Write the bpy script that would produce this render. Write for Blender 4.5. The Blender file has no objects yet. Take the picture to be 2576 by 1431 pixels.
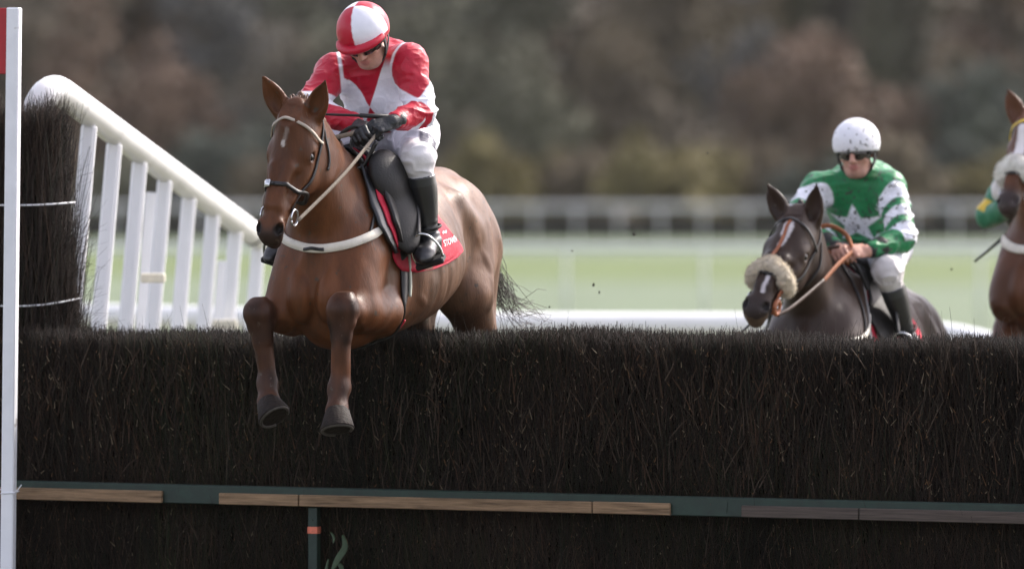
import bpy, math
import numpy as np
from mathutils import Vector, Matrix
from mathutils.bvhtree import BVHTree

R = math.radians
scene = bpy.context.scene
COL = scene.collection

# ------------------------------------------------------------------ camera
CAM = np.array((0.0, -30.0, 1.985))
cd = bpy.data.cameras.new("camera")
cam = bpy.data.objects.new("camera", cd)
COL.objects.link(cam)
cam.location = CAM
cam.rotation_euler = (R(90), 0, 0)
cd.sensor_width = 36.0
cd.lens = 36.0 * 30.0 / (2576 / 600.0)
cd.shift_y = -(715.5 - 461.0) / 2576.0
cd.clip_start = 1.0
cd.clip_end = 3000.0
cd.dof.use_dof = True
cd.dof.focus_distance = 29.55
cd.dof.aperture_fstop = 2.25
scene.camera = cam

# ------------------------------------------------------------------ light
SUN_EL, SUN_AZ = R(40), R(50)          # azimuth measured from +Y towards +X
w = bpy.data.worlds.new("World")
scene.world = w
w.use_nodes = True
nt = w.node_tree
sky = nt.nodes.new("ShaderNodeTexSky")
sky.sky_type = 'NISHITA'
sky.sun_disc = False
sky.sun_elevation = SUN_EL
sky.sun_rotation = SUN_AZ
sky.air_density = 1.0
sky.dust_density = 3.0
sky.ozone_density = 1.5
bg = nt.nodes["Background"]
bg.inputs[1].default_value = 0.15
hsv = nt.nodes.new("ShaderNodeHueSaturation")      # thin high cloud: a paler sky
hsv.inputs["Saturation"].default_value = 0.40
nt.links.new(sky.outputs[0], hsv.inputs["Color"])
tint = nt.nodes.new("ShaderNodeMix")
tint.data_type = 'RGBA'
tint.blend_type = 'MULTIPLY'
tint.inputs[0].default_value = 1
tint.inputs[7].default_value = (1.035, 0.982, 1.035, 1)
nt.links.new(hsv.outputs[0], tint.inputs[6])
nt.links.new(tint.outputs[2], bg.inputs[0])
sl = bpy.data.lights.new("sun", 'SUN')
so = bpy.data.objects.new("sun", sl)
COL.objects.link(so)
sl.energy = 2.1
sl.angle = R(3)
sl.color = (1.0, 0.93, 0.82)
so.rotation_euler = (R(90) - SUN_EL, 0, math.pi - SUN_AZ)
so.location = (20, 20, 30)

scene.view_settings.view_transform = 'Standard'
scene.view_settings.look = 'None'
scene.view_settings.exposure = 1.36
scene.view_settings.gamma = 1.0
scene.cycles.use_denoising = True
scene.cycles.max_bounces = 8

rng = np.random.default_rng(7)

# ------------------------------------------------------------------ helpers
def arr(*a):
    return np.array(a, dtype=float)

def unit(v):
    v = np.asarray(v, float)
    return v / (np.linalg.norm(v) + 1e-12)

def sstep(a, b, x):
    t = np.clip((x - a) / (b - a), 0, 1)
    return t * t * (3 - 2 * t)

def _hash(i, j, k, seed):
    n = (i * 374761393 + j * 668265263 + k * 2147483647 + seed * 974634557) & 0xFFFFFFFF
    n = ((n ^ (n >> 13)) * 1274126177) & 0xFFFFFFFF
    n = n ^ (n >> 16)
    return (n & 0xFFFF) / 32767.5 - 1.0

def vnoise(P, seed=0):
    P = np.asarray(P, float)
    I = np.floor(P).astype(np.int64)
    f = P - I
    f = f * f * (3 - 2 * f)
    out = 0
    for dx in (0, 1):
        for dy in (0, 1):
            for dz in (0, 1):
                wgt = (f[:, 0] if dx else 1 - f[:, 0]) * (f[:, 1] if dy else 1 - f[:, 1]) * (f[:, 2] if dz else 1 - f[:, 2])
                out = out + wgt * _hash(I[:, 0] + dx, I[:, 1] + dy, I[:, 2] + dz, seed)
    return out

def px(x, y, Y):
    """point seen at (x, y) of a 2576 x 1431 frame, at depth Y"""
    s = 600.0 * 30.0 / (30.0 + Y)
    return arr((x - 1288) / s, Y, CAM[2] - (y - 461) / s)

# ------------------------------------------------------------------ materials
def mat(name, color=None, rough=0.6, spec=0.5, metal=0.0, var=0.0, vscale=8.0, bump=0.0, bscale=60.0,
        bstretch=(1, 1, 1), sheen=0.0, coat=0.0, sub=0.0, mud=0.0, mudscale=60.0, mudcol=(0.05, 0.035, 0.025), trans=0.0):
    m = bpy.data.materials.new(name)
    m.use_nodes = True
    t = m.node_tree
    b = t.nodes["Principled BSDF"]
    b.inputs["Roughness"].default_value = rough
    b.inputs["Specular IOR Level"].default_value = spec
    b.inputs["Metallic"].default_value = metal
    b.inputs["Sheen Weight"].default_value = sheen
    b.inputs["Coat Weight"].default_value = coat
    if coat:
        b.inputs["Coat Roughness"].default_value = 0.15
    tc = t.nodes.new("ShaderNodeTexCoord")
    if color is None:
        a = t.nodes.new("ShaderNodeAttribute")
        a.attribute_name = "Col"
        src = a.outputs["Color"]
    else:
        rgb = t.nodes.new("ShaderNodeRGB")
        rgb.outputs[0].default_value = (*color, 1)
        src = rgb.outputs[0]
    if var:
        n = t.nodes.new("ShaderNodeTexNoise")
        n.inputs["Scale"].default_value = vscale
        n.inputs["Detail"].default_value = 6
        n.inputs["Roughness"].default_value = 0.65
        mp = t.nodes.new("ShaderNodeMapping")
        mp.inputs["Scale"].default_value = bstretch
        t.links.new(tc.outputs["Object"], mp.inputs[0])
        t.links.new(mp.outputs[0], n.inputs[0])
        mr = t.nodes.new("ShaderNodeMapRange")
        mr.inputs[1].default_value = 0.3
        mr.inputs[2].default_value = 0.7
        mr.inputs[3].default_value = 1 - var
        mr.inputs[4].default_value = 1 + var
        t.links.new(n.outputs[0], mr.inputs[0])
        mx = t.nodes.new("ShaderNodeMix")
        mx.data_type = 'RGBA'
        mx.blend_type = 'MULTIPLY'
        mx.inputs[0].default_value = 1
        t.links.new(src, mx.inputs[6])
        cmb = t.nodes.new("ShaderNodeCombineColor")
        for i in range(3):
            t.links.new(mr.outputs[0], cmb.inputs[i])
        t.links.new(cmb.outputs[0], mx.inputs[7])
        src = mx.outputs[2]
    if mud:
        n = t.nodes.new("ShaderNodeTexNoise")
        n.inputs["Scale"].default_value = mudscale
        n.inputs["Detail"].default_value = 3
        t.links.new(tc.outputs["Object"], n.inputs[0])
        mr = t.nodes.new("ShaderNodeMapRange")
        mr.inputs[1].default_value = 1 - mud
        mr.inputs[2].default_value = 1 - mud + 0.03
        t.links.new(n.outputs[0], mr.inputs[0])
        mx = t.nodes.new("ShaderNodeMix")
        mx.data_type = 'RGBA'
        t.links.new(mr.outputs[0], mx.inputs[0])
        t.links.new(src, mx.inputs[6])
        mx.inputs[7].default_value = (*mudcol, 1)
        src = mx.outputs[2]
    t.links.new(src, b.inputs["Base Color"])
    if sub:
        b.inputs["Subsurface Weight"].default_value = sub
        b.inputs["Subsurface Scale"].default_value = 0.01
    if bump:
        n = t.nodes.new("ShaderNodeTexNoise")
        n.inputs["Scale"].default_value = bscale
        n.inputs["Detail"].default_value = 5
        mp = t.nodes.new("ShaderNodeMapping")
        mp.inputs["Scale"].default_value = bstretch
        t.links.new(tc.outputs["Object"], mp.inputs[0])
        t.links.new(mp.outputs[0], n.inputs[0])
        bp = t.nodes.new("ShaderNodeBump")
        bp.inputs["Strength"].default_value = bump
        bp.inputs["Distance"].default_value = 0.01
        t.links.new(n.outputs[0], bp.inputs["Height"])
        t.links.new(bp.outputs[0], b.inputs["Normal"])
    return m

# ------------------------------------------------------------------ meshes
def mk(name, V, F, material, parent=None, col=None, smooth=True, label=None):
    V = np.asarray(V, np.float32)
    Fs = F if isinstance(F, (list, tuple)) else [F]
    Fs = [np.asarray(f, np.int32) for f in Fs if len(f)]
    me = bpy.data.meshes.new(name)
    me.vertices.add(len(V))
    me.vertices.foreach_set("co", V.ravel())
    nl = sum(f.size for f in Fs)
    npoly = sum(len(f) for f in Fs)
    me.loops.add(nl)
    me.loops.foreach_set("vertex_index", np.concatenate([f.ravel() for f in Fs]))
    starts, o = [], 0
    for f in Fs:
        starts.append(o + np.arange(len(f)) * f.shape[1])
        o += f.size
    me.polygons.add(npoly)
    me.polygons.foreach_set("loop_start", np.concatenate(starts).astype(np.int32))
    me.polygons.foreach_set("use_smooth", np.full(npoly, bool(smooth)))
    me.update(calc_edges=True)
    me.validate()
    if col is not None:
        c = np.ones((len(V), 4), np.float32)
        c[:, :3] = np.asarray(col, np.float32)
        at = me.attributes.new("Col", 'FLOAT_COLOR', 'POINT')
        at.data.foreach_set("color", c.ravel())
    me.materials.append(material)
    ob = bpy.data.objects.new(name, me)
    COL.objects.link(ob)
    if parent is not None:
        ob.parent = parent
    if label:
        ob["label"] = label
    return ob

def tag(o, label, cat, group=None, kind=None):
    if label:
        o["label"] = label
    if cat:
        o["category"] = cat
    if group:
        o["group"] = group
    if kind:
        o["kind"] = kind
    return o

def empty(name, loc=(0, 0, 0), rot=(0, 0, 0)):
    o = bpy.data.objects.new(name, None)
    o.empty_display_size = 0.1
    COL.objects.link(o)
    o.location = loc
    o.rotation_euler = rot
    return o

def join(parts):
    Vs, Fs, o = [], {}, 0
    for V, F in parts:
        Vs.append(np.asarray(V, float))
        for f in (F if isinstance(F, list) else [F]):
            f = np.asarray(f)
            if len(f):
                Fs.setdefault(f.shape[1], []).append(f + o)
        o += len(V)
    return np.concatenate(Vs), [np.concatenate(v) for v in Fs.values()]

def frames(P):
    P = np.asarray(P, float)
    T = np.gradient(P, axis=0)
    T /= np.linalg.norm(T, axis=1)[:, None] + 1e-12
    n = np.cross(T[0], (0.12, 0.33, 0.94))
    if np.linalg.norm(n) < 0.1:
        n = np.cross(T[0], (1, 0, 0))
    N = np.zeros_like(P)
    for i in range(len(P)):
        n = n - T[i] * np.dot(n, T[i])
        n = unit(n)
        N[i] = n
    return T, N, np.cross(T, N)

def resample(P, n):
    P = np.asarray(P, float)
    if len(P) > 2:                       # Catmull-Rom
        Q = np.vstack((2 * P[0] - P[1], P, 2 * P[-1] - P[-2]))
        out = []
        for i in range(1, len(Q) - 2):
            t = np.linspace(0, 1, 12, endpoint=False)[:, None]
            a, b, c, d = Q[i - 1], Q[i], Q[i + 1], Q[i + 2]
            out.append(0.5 * (2 * b + (c - a) * t + (2 * a - 5 * b + 4 * c - d) * t ** 2 + (3 * b - a - 3 * c + d) * t ** 3))
        out.append(P[-1][None])
        P = np.concatenate(out)
    L = np.concatenate(([0], np.cumsum(np.linalg.norm(np.diff(P, axis=0), axis=1))))
    s = np.linspace(0, L[-1], n)
    return np.stack([np.interp(s, L, P[:, i]) for i in range(P.shape[1])], 1)

def tube(P, r, n=10, cap=True):
    P = np.asarray(P, float)
    m = len(P)
    r = np.broadcast_to(np.asarray(r, float), (m,))
    T, N, B = frames(P)
    a = np.linspace(0, 2 * np.pi, n, endpoint=False)
    V = P[:, None] + r[:, None, None] * (np.cos(a)[None, :, None] * N[:, None] + np.sin(a)[None, :, None] * B[:, None])
    V = V.reshape(-1, 3)
    i = np.arange(m - 1)[:, None] * n
    j = np.arange(n)[None]
    k = (j + 1) % n
    F = np.stack((i + j, i + k, i + n + k, i + n + j), -1).reshape(-1, 4)
    if cap:
        V = np.vstack((V, P[0], P[-1]))
        jj = np.arange(n)
        kk = (jj + 1) % n
        t0 = np.stack((kk, jj, np.full(n, m * n)), 1)
        t1 = np.stack((jj + (m - 1) * n, kk + (m - 1) * n, np.full(n, m * n + 1)), 1)
        return V, [F, np.vstack((t0, t1))]
    return V, F

def ribbon(P, Nrm, wd, th):
    """strap of width wd and thickness th that lies on a surface with normals Nrm"""
    P = np.asarray(P, float)
    m = len(P)
    T = np.gradient(P, axis=0)
    T /= np.linalg.norm(T, axis=1)[:, None] + 1e-12
    B = np.cross(T, Nrm)
    B /= np.linalg.norm(B, axis=1)[:, None] + 1e-12
    wd = np.broadcast_to(np.asarray(wd, float), (m,))[:, None]
    prof = [(-.5, 0), (-.46, 1), (.46, 1), (.5, 0)]
    V = np.stack([P + B * wd * a + Nrm * th * b for a, b in prof], 1).reshape(-1, 3)
    i = np.arange(m - 1)[:, None] * 4
    j = np.arange(4)[None]
    k = (j + 1) % 4
    F = np.stack((i + j, i + 4 + j, i + 4 + k, i + k), -1).reshape(-1, 4)
    F = np.vstack((F, [[0, 1, 2, 3]], [[4 * m - 1, 4 * m - 2, 4 * m - 3, 4 * m - 4]]))
    return V, F

def box(c, size, ax=None, bev=0.004):
    """bevelled box, ax = 3x3 rows"""
    ax = np.eye(3) if ax is None else np.asarray(ax, float)
    h = np.asarray(size, float) / 2
    b = min(bev, h.min() * 0.6)
    V, idx = [], {}
    for sx in (-1, 1):
        for sy in (-1, 1):
            for sz in (-1, 1):
                s = (sx, sy, sz)
                for d in range(3):
                    p = [s[i] * (h[i] - (0 if i == d else b)) for i in range(3)]
                    idx[s + (d,)] = len(V)
                    V.append(p)
    F4, F3 = [], []
    for d in range(3):
        o1, o2 = (d + 1) % 3, (d + 2) % 3
        for s in (-1, 1):
            q = []
            for a, c2 in ((-1, -1), (1, -1), (1, 1), (-1, 1)):
                k = [0, 0, 0]
                k[d], k[o1], k[o2] = s, a, c2
                q.append(idx[tuple(k) + (d,)])
            F4.append(q if s > 0 else q[::-1])
    for d in range(3):
        o1, o2 = (d + 1) % 3, (d + 2) % 3
        for a in (-1, 1):
            for c2 in (-1, 1):
                k0 = [0, 0, 0]; k1 = [0, 0, 0]
                k0[d], k0[o1], k0[o2] = -1, a, c2
                k1[d], k1[o1], k1[o2] = 1, a, c2
                q = [idx[tuple(k0) + (o1,)], idx[tuple(k1) + (o1,)], idx[tuple(k1) + (o2,)], idx[tuple(k0) + (o2,)]]
                F4.append(q if a * c2 > 0 else q[::-1])
    for sx in (-1, 1):
        for sy in (-1, 1):
            for sz in (-1, 1):
                t = [idx[(sx, sy, sz, d)] for d in range(3)]
                F3.append(t if sx * sy * sz > 0 else t[::-1])
    V = np.asarray(V) @ ax + np.asarray(c, float)
    return V, [np.array(F4), np.array(F3)]

# ------------------------------------------------------------------ signed distance sculpting
class SDF:
    def __init__(s, lo, hi, h):
        s.lo = np.asarray(lo, float)
        s.h = h
        s.n = np.ceil((np.asarray(hi, float) - s.lo) / h).astype(int) + 1
        s.d = np.ones(s.n, np.float32)

    def win(s, lo, hi, pad):
        a = np.maximum(np.floor((np.asarray(lo) - pad - s.lo) / s.h).astype(int), 0)
        b = np.minimum(np.ceil((np.asarray(hi) + pad - s.lo) / s.h).astype(int) + 1, s.n)
        if (b <= a).any():
            return None
        sl = tuple(slice(a[i], b[i]) for i in range(3))
        X = [(s.lo[i] + np.arange(a[i], b[i]) * s.h).astype(np.float32) for i in range(3)]
        return sl, (X[0][:, None, None], X[1][None, :, None], X[2][None, None, :])

    def put(s, sl, b, k, op):
        a = s.d[sl]
        if op == 'u':
            if k > 0:
                q = np.maximum(k - np.abs(a - b), 0) / k
                s.d[sl] = np.minimum(a, b) - q * q * k * 0.25
            else:
                s.d[sl] = np.minimum(a, b)
        else:
            b = -b
            if k > 0:
                q = np.maximum(k - np.abs(a - b), 0) / k
                s.d[sl] = np.maximum(a, b) + q * q * k * 0.25
            else:
                s.d[sl] = np.maximum(a, b)

    def cone(s, a, b, ra, rb=None, k=0.03, op='u'):
        rb = ra if rb is None else rb
        a, b = np.asarray(a, float), np.asarray(b, float)
        r = max(ra, rb)
        wn = s.win(np.minimum(a, b) - r, np.maximum(a, b) + r, k + 2 * s.h + 0.01)
        if wn is None:
            return
        sl, (X, Y, Z) = wn
        ba = b - a
        x, y, z = X - a[0], Y - a[1], Z - a[2]
        t = np.clip((x * ba[0] + y * ba[1] + z * ba[2]) / (ba @ ba + 1e-12), 0, 1)
        d = np.sqrt((x - t * ba[0]) ** 2 + (y - t * ba[1]) ** 2 + (z - t * ba[2]) ** 2) - (ra + t * (rb - ra))
        s.put(sl, d, k, op)

    def ell(s, c, r, rows=None, k=0.03, op='u'):
        c, r = np.asarray(c, float), np.asarray(r, float)
        rows = np.eye(3) if rows is None else np.asarray(rows, float)
        ext = np.sqrt(((rows * r[:, None]) ** 2).sum(0))
        wn = s.win(c - ext, c + ext, k + 2 * s.h + 0.01)
        if wn is None:
            return
        sl, (X, Y, Z) = wn
        x, y, z = X - c[0], Y - c[1], Z - c[2]
        q = [(x * rows[i, 0] + y * rows[i, 1] + z * rows[i, 2]) / r[i] for i in range(3)]
        n = np.sqrt(q[0] ** 2 + q[1] ** 2 + q[2] ** 2)
        n2 = np.sqrt((q[0] / r[0]) ** 2 + (q[1] / r[1]) ** 2 + (q[2] / r[2]) ** 2) + 1e-9
        s.put(sl, n * (n - 1) / n2, k, op)

    def loft(s, O, ax, fr, secs, k=0.03, e=2.0, op='u', grow=0.0):
        """secs: rows (s, off_front, off_side, half_side, half_front, taper)"""
        O = np.asarray(O, float)
        ax = unit(ax)
        fr = unit(np.asarray(fr, float) - ax * np.dot(fr, ax))
        sd = np.cross(fr, ax)
        S = np.array([tuple(q) + (0,) * (6 - len(q)) for q in secs], float)
        tt = np.linspace(S[0, 0], S[-1, 0], 160)
        # smooth interpolation of every column
        D = np.zeros((160, 5))
        ms = np.gradient(S[:, 1:], S[:, 0], axis=0) if len(S) > 2 else np.repeat(np.diff(S[:, 1:], axis=0) / np.diff(S[:, :1], axis=0), 2, 0)
        seg = np.clip(np.searchsorted(S[:, 0], tt, side='right') - 1, 0, len(S) - 2)
        dx = S[seg + 1, 0] - S[seg, 0]
        u = ((tt - S[seg, 0]) / dx)[:, None]
        D = ((2 * u ** 3 - 3 * u ** 2 + 1) * S[seg, 1:] + (u ** 3 - 2 * u ** 2 + u) * dx[:, None] * ms[seg]
             + (-2 * u ** 3 + 3 * u ** 2) * S[seg + 1, 1:] + (u ** 3 - u ** 2) * dx[:, None] * ms[seg + 1])
        D[:, 2:4] = np.maximum(D[:, 2:4], 0.003)
        pts = []
        for i in range(0, 160, 6):
            c = O + ax * tt[i] + fr * D[i, 0] + sd * D[i, 1]
            rr = (max(D[i, 2], D[i, 3]) + grow) * 1.25
            pts += [c - rr, c + rr]
        pts = np.array(pts)
        wn = s.win(pts.min(0), pts.max(0), k + 2 * s.h + 0.01)
        if wn is None:
            return
        sl, (X, Y, Z) = wn
        x, y, z = X - O[0], Y - O[1], Z - O[2]
        t = x * ax[0] + y * ax[1] + z * ax[2]
        g = x * fr[0] + y * fr[1] + z * fr[2]
        l = x * sd[0] + y * sd[1] + z * sd[2]
        I = [np.interp(t, tt, D[:, i]).astype(np.float32) for i in range(5)]
        hf = I[3] + grow
        gg = (g - I[0]) / hf
        hs = (I[2] + grow) * np.clip(1 + I[4] * np.clip(gg, -1.2, 1.2), 0.15, 2)
        ll = (l - I[1]) / hs
        if e == 2.0:
            n = np.sqrt(gg * gg + ll * ll)
        else:
            n = (np.abs(gg) ** e + np.abs(ll) ** e) ** (1 / e)
        d = (n - 1) * np.minimum(hs, hf)
        ds = np.maximum(np.maximum(S[0, 0] - grow - t, t - S[-1, 0] - grow), 0)
        d = np.where(ds > 0, np.sqrt(np.maximum(d, 0) ** 2 + ds ** 2), d)
        s.put(sl, d, k, op)

    def plane(s, p, n, k=0.0):
        """cut away everything on the side the normal n points to"""
        X = [(s.lo[i] + np.arange(s.n[i]) * s.h).astype(np.float32) for i in range(3)]
        n = unit(n)
        b = (X[0][:, None, None] - p[0]) * n[0] + (X[1][None, :, None] - p[1]) * n[1] + (X[2][None, None, :] - p[2]) * n[2]
        s.put(tuple(slice(0, m) for m in s.n), -b, k, 'c')

    def mesh(s):
        d, lo, h = s.d, s.lo, s.h
        sg = d < 0
        c8 = np.zeros(np.array(d.shape) - 1, np.int8)
        for i in (0, 1):
            for j in (0, 1):
                for k in (0, 1):
                    c8 += sg[i:sg.shape[0] - 1 + i, j:sg.shape[1] - 1 + j, k:sg.shape[2] - 1 + k]
        act = (c8 > 0) & (c8 < 8)
        ci = np.argwhere(act)
        ids = np.full(act.shape, -1, np.int32)
        ids[act] = np.arange(len(ci))
        acc = np.zeros((len(ci), 3))
        cnt = np.zeros(len(ci))
        cor = [np.array((i, j, k)) for i in (0, 1) for j in (0, 1) for k in (0, 1)]
        for a in cor:
            for ax in range(3):
                if a[ax]:
                    continue
                b = a.copy()
                b[ax] = 1
                p, q = ci + a, ci + b
                v0 = d[p[:, 0], p[:, 1], p[:, 2]].astype(float)
                v1 = d[q[:, 0], q[:, 1], q[:, 2]].astype(float)
                m = (v0 < 0) != (v1 < 0)
                t = np.where(m, v0 / np.where(m, v0 - v1, 1), 0)
                acc[m] += (a + t[:, None] * (b - a))[m]
                cnt += m
        V = (ci + acc / cnt[:, None]) * h + lo
        Fs = []
        for ax in range(3):
            o1, o2 = (ax + 1) % 3, (ax + 2) % 3
            s0 = [slice(None)] * 3
            s1 = [slice(None)] * 3
            s0[ax] = slice(0, -1)
            s1[ax] = slice(1, None)
            A, B = sg[tuple(s0)], sg[tuple(s1)]
            e = np.argwhere(A != B)
            ok = (e[:, o1] > 0) & (e[:, o2] > 0) & (e[:, o1] < ids.shape[o1]) & (e[:, o2] < ids.shape[o2])
            e = e[ok]
            if not len(e):
                continue
            q = []
            for da, db in ((-1, -1), (0, -1), (0, 0), (-1, 0)):
                c = e.copy()
                c[:, o1] += da
                c[:, o2] += db
                q.append(ids[c[:, 0], c[:, 1], c[:, 2]])
            q = np.stack(q, 1)
            ins = A[e[:, 0], e[:, 1], e[:, 2]]
            q[~ins] = q[~ins][:, ::-1]
            Fs.append(q)
        F = np.concatenate(Fs)
        F = F[(F >= 0).all(1)]
        return V, F

def normals(V, F):
    n = np.cross(V[F[:, 2]] - V[F[:, 0]], V[F[:, 3]] - V[F[:, 1]])
    N = np.zeros_like(V)
    for i in range(4):
        np.add.at(N, F[:, i], n)
    return N / (np.linalg.norm(N, axis=1)[:, None] + 1e-12)

def smooth(V, F, it=1, lam=0.5):
    e = np.concatenate([F[:, [i, (i + 1) % 4]] for i in range(4)])
    for _ in range(it):
        acc = np.zeros_like(V)
        cnt = np.zeros(len(V))
        np.add.at(acc, e[:, 0], V[e[:, 1]])
        np.add.at(cnt, e[:, 0], 1)
        V = V + lam * (acc / np.maximum(cnt, 1)[:, None] - V)
    return V

def segd(P, a, b):
    """distance of points to a segment and position along it"""
    a, b = np.asarray(a, float), np.asarray(b, float)
    ba = b - a
    t = np.clip((P - a) @ ba / (ba @ ba), 0, 1)
    return np.linalg.norm(P - a - t[:, None] * ba, axis=1), t

class Surf:
    """a mesh one can lay straps and cloths on"""
    def __init__(s, V, F):
        s.b = BVHTree.FromPolygons([tuple(v) for v in V], [tuple(int(i) for i in f) for f in F])

    def near(s, P, off=0.0):
        out, nn = [], []
        for p in P:
            q, n, _, _ = s.b.find_nearest(Vector(p))
            out.append(np.array(q) + np.array(n) * off)
            nn.append(np.array(n))
        return np.array(out), np.array(nn)

    def ray(s, o, d):
        q, n, _, _ = s.b.ray_cast(Vector(o), Vector(d))
        return (None, None) if q is None else (np.array(q), np.array(n))

def smooth_rows(A, it=2):
    for _ in range(it):
        B = A.copy()
        B[1:-1] = 0.25 * A[:-2] + 0.5 * A[1:-1] + 0.25 * A[2:]
        A = B
    return A

class Frame:
    """horse frame: x forward, y to the horse's left, z up; origin at the withers"""
    def __init__(s, O, yaw, pitch=0.0):
        s.O = np.asarray(O, float)
        th = -math.pi / 2 - yaw
        s.rot = (Matrix.Rotation(th, 3, 'Z') @ Matrix.Rotation(-pitch, 3, 'Y'))
        s.M = np.array(s.rot)
        s.eul = s.rot.to_euler()

    def root(s, name, base):
        return empty(name, s.O + s.M @ np.asarray(base, float), s.eul)

    def W(s, p):
        return s.O + s.M @ np.asarray(p, float)
# ------------------------------------------------------------------ ground
YAW = R(21)
FWD = arr(-math.sin(YAW), -math.cos(YAW), 0)
LFT = arr(math.cos(YAW), -math.sin(YAW), 0)
H0 = arr(0.0, 0.15, 0.0)

def HP(t, g, z):
    """fence coordinates: t along the fence, g into the fence, z up"""
    return H0 + LFT * t - FWD * g + arr(0, 0, z)

def t_at(x, g=0.0):
    lo, hi = -6.0, 6.0
    for _ in range(50):
        m = (lo + hi) / 2
        p = HP(m, g, 0)
        if 1288 + p[0] * 18000 / (30 + p[1]) < x:
            lo = m
        else:
            hi = m
    return lo

def grass_material():
    m = bpy.data.materials.new("turf")
    m.use_nodes = True
    t = m.node_tree
    b = t.nodes["Principled BSDF"]
    geo = t.nodes.new("ShaderNodeNewGeometry")
    sep = t.nodes.new("ShaderNodeSeparateXYZ")
    t.links.new(geo.outputs["Position"], sep.inputs[0])
    # mown strips run along the course
    ad = t.nodes.new("ShaderNodeMath"); ad.operation = 'MULTIPLY_ADD'
    ad.inputs[1].default_value = 0.55
    t.links.new(sep.outputs[0], ad.inputs[0])
    t.links.new(sep.outputs[1], ad.inputs[2])
    mr = t.nodes.new("ShaderNodeMapRange")
    mr.inputs[1].default_value = 0
    mr.inputs[2].default_value = 300
    t.links.new(ad.outputs[0], mr.inputs[0])
    cr = t.nodes.new("ShaderNodeValToRGB")
    e = cr.color_ramp.elements
    pale, green = PALE, GREEN
    e[0].position = 0.0; e[0].color = (0.095, 0.098, 0.06, 1)
    e[1].position = 1.0; e[1].color = green
    for pos, c in ((0.06, (0.11, 0.115, 0.07, 1)), (0.085, pale), (0.375, pale), (0.40, green), (0.535, green), (0.57, pale), (0.90, pale), (0.95, green)):
        el = e.new(pos)
        el.color = c
    t.links.new(mr.outputs[0], cr.inputs[0])
    tc = t.nodes.new("ShaderNodeTexCoord")
    n = t.nodes.new("ShaderNodeTexNoise")
    n.inputs["Scale"].default_value = 0.35
    n.inputs["Detail"].default_value = 8
    t.links.new(tc.outputs["Object"], n.inputs[0])
    m2 = t.nodes.new("ShaderNodeMapRange")
    m2.inputs[1].default_value = 0.3; m2.inputs[2].default_value = 0.7
    m2.inputs[3].default_value = 0.82; m2.inputs[4].default_value = 1.18
    t.links.new(n.outputs[0], m2.inputs[0])
    hs = t.nodes.new("ShaderNodeHueSaturation")
    t.links.new(m2.outputs[0], hs.inputs["Value"])
    t.links.new(cr.outputs[0], hs.inputs["Color"])
    t.links.new(hs.outputs[0], b.inputs["Base Color"])
    b.inputs["Roughness"].default_value = 0.75
    b.inputs["Specular IOR Level"].default_value = 0.3
    nb = t.nodes.new("ShaderNodeTexNoise")
    nb.inputs["Scale"].default_value = 40
    t.links.new(tc.outputs["Object"], nb.inputs[0])
    bp = t.nodes.new("ShaderNodeBump")
    bp.inputs["Strength"].default_value = 0.6
    bp.inputs["Distance"].default_value = 0.04
    t.links.new(nb.outputs[0], bp.inputs["Height"])
    t.links.new(bp.outputs[0], b.inputs["Normal"])
    return m

PALE = (0.118, 0.156, 0.086, 1)
GREEN = (0.092, 0.130, 0.029, 1)
gv = np.array([(x, y, 0) for y in (-60, -20, 20, 60, 120, 200, 320, 600, 1500) for x in (-1500, -300, -60, -20, 20, 60, 300, 1500)], float)
gf = np.array([(r * 8 + c, r * 8 + c + 1, r * 8 + 9 + c, r * 8 + 8 + c) for r in range(8) for c in range(7)])
tag(mk("ground", gv, gf, grass_material()), "racecourse turf in pale and green mown strips", "turf", kind="structure")

# ------------------------------------------------------------------ twigs
def twigs(P, D, L, rad, C, bend, rings=3):
    P, D, bend = (np.asarray(a, float) for a in (P, D, bend))
    n = len(P)
    D = D / np.linalg.norm(D, axis=1)[:, None]
    a = np.cross(D, arr(0.31, 0.77, 0.55)[None])
    a /= np.linalg.norm(a, axis=1)[:, None]
    b = np.cross(D, a)
    t = np.linspace(0, 1, rings)
    ctr = P[:, None] + D[:, None] * (L[:, None] * t)[:, :, None] + bend[:, None] * (t ** 2)[None, :, None]
    rr = rad[:, None] * (1 - 0.65 * t)[None]
    ang = np.arange(3) * 2 * np.pi / 3
    V = ctr[:, :, None] + rr[:, :, None, None] * (np.cos(ang)[None, None, :, None] * a[:, None, None] + np.sin(ang)[None, None, :, None] * b[:, None, None])
    V = V.reshape(-1, 3)
    o = (np.arange(n) * rings * 3)[:, None, None]
    i = (np.arange(rings - 1) * 3)[None, :, None]
    j = np.arange(3)[None, None]
    k = (j + 1) % 3
    F = np.stack(np.broadcast_arrays(o + i + j, o + i + k, o + i + 3 + k, o + i + 3 + j), -1).reshape(-1, 4)
    Cc = np.repeat(C, rings * 3, 0)
    return V, F, Cc

def twig_colours(n):
    u = rng.random(n)
    c = np.where(u[:, None] < 0.55, arr(0.0160, 0.0110, 0.0088), np.where(u[:, None] < 0.8, arr(0.030, 0.0175, 0.011), np.where(u[:, None] < 0.93, arr(0.0135, 0.0155, 0.0095), arr(0.042, 0.029, 0.018))))
    return c * rng.uniform(0.55, 1.5, n)[:, None]

M_twig = mat("birch_twig", None, rough=0.75, spec=0.25)
M_core = mat("brush_core", (0.008, 0.006, 0.0055), rough=0.95, spec=0.05, var=0.5, vscale=40, bstretch=(1, 1, 0.15), bump=1.0, bscale=90)

T0, T1, DEP = -3.4, 3.3, 0.56
fence = empty("brush_fence", HP(0, 0.28, 0), (0, 0, -YAW))
tag(fence, "dark birch brush steeplechase fence with a cropped fuzzy top, the horses jump over it", "brush fence")
FB = HP(0, 0.28, 0)
rz = np.array(Matrix.Rotation(YAW, 3, 'Z'))           # world -> fence-local

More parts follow.
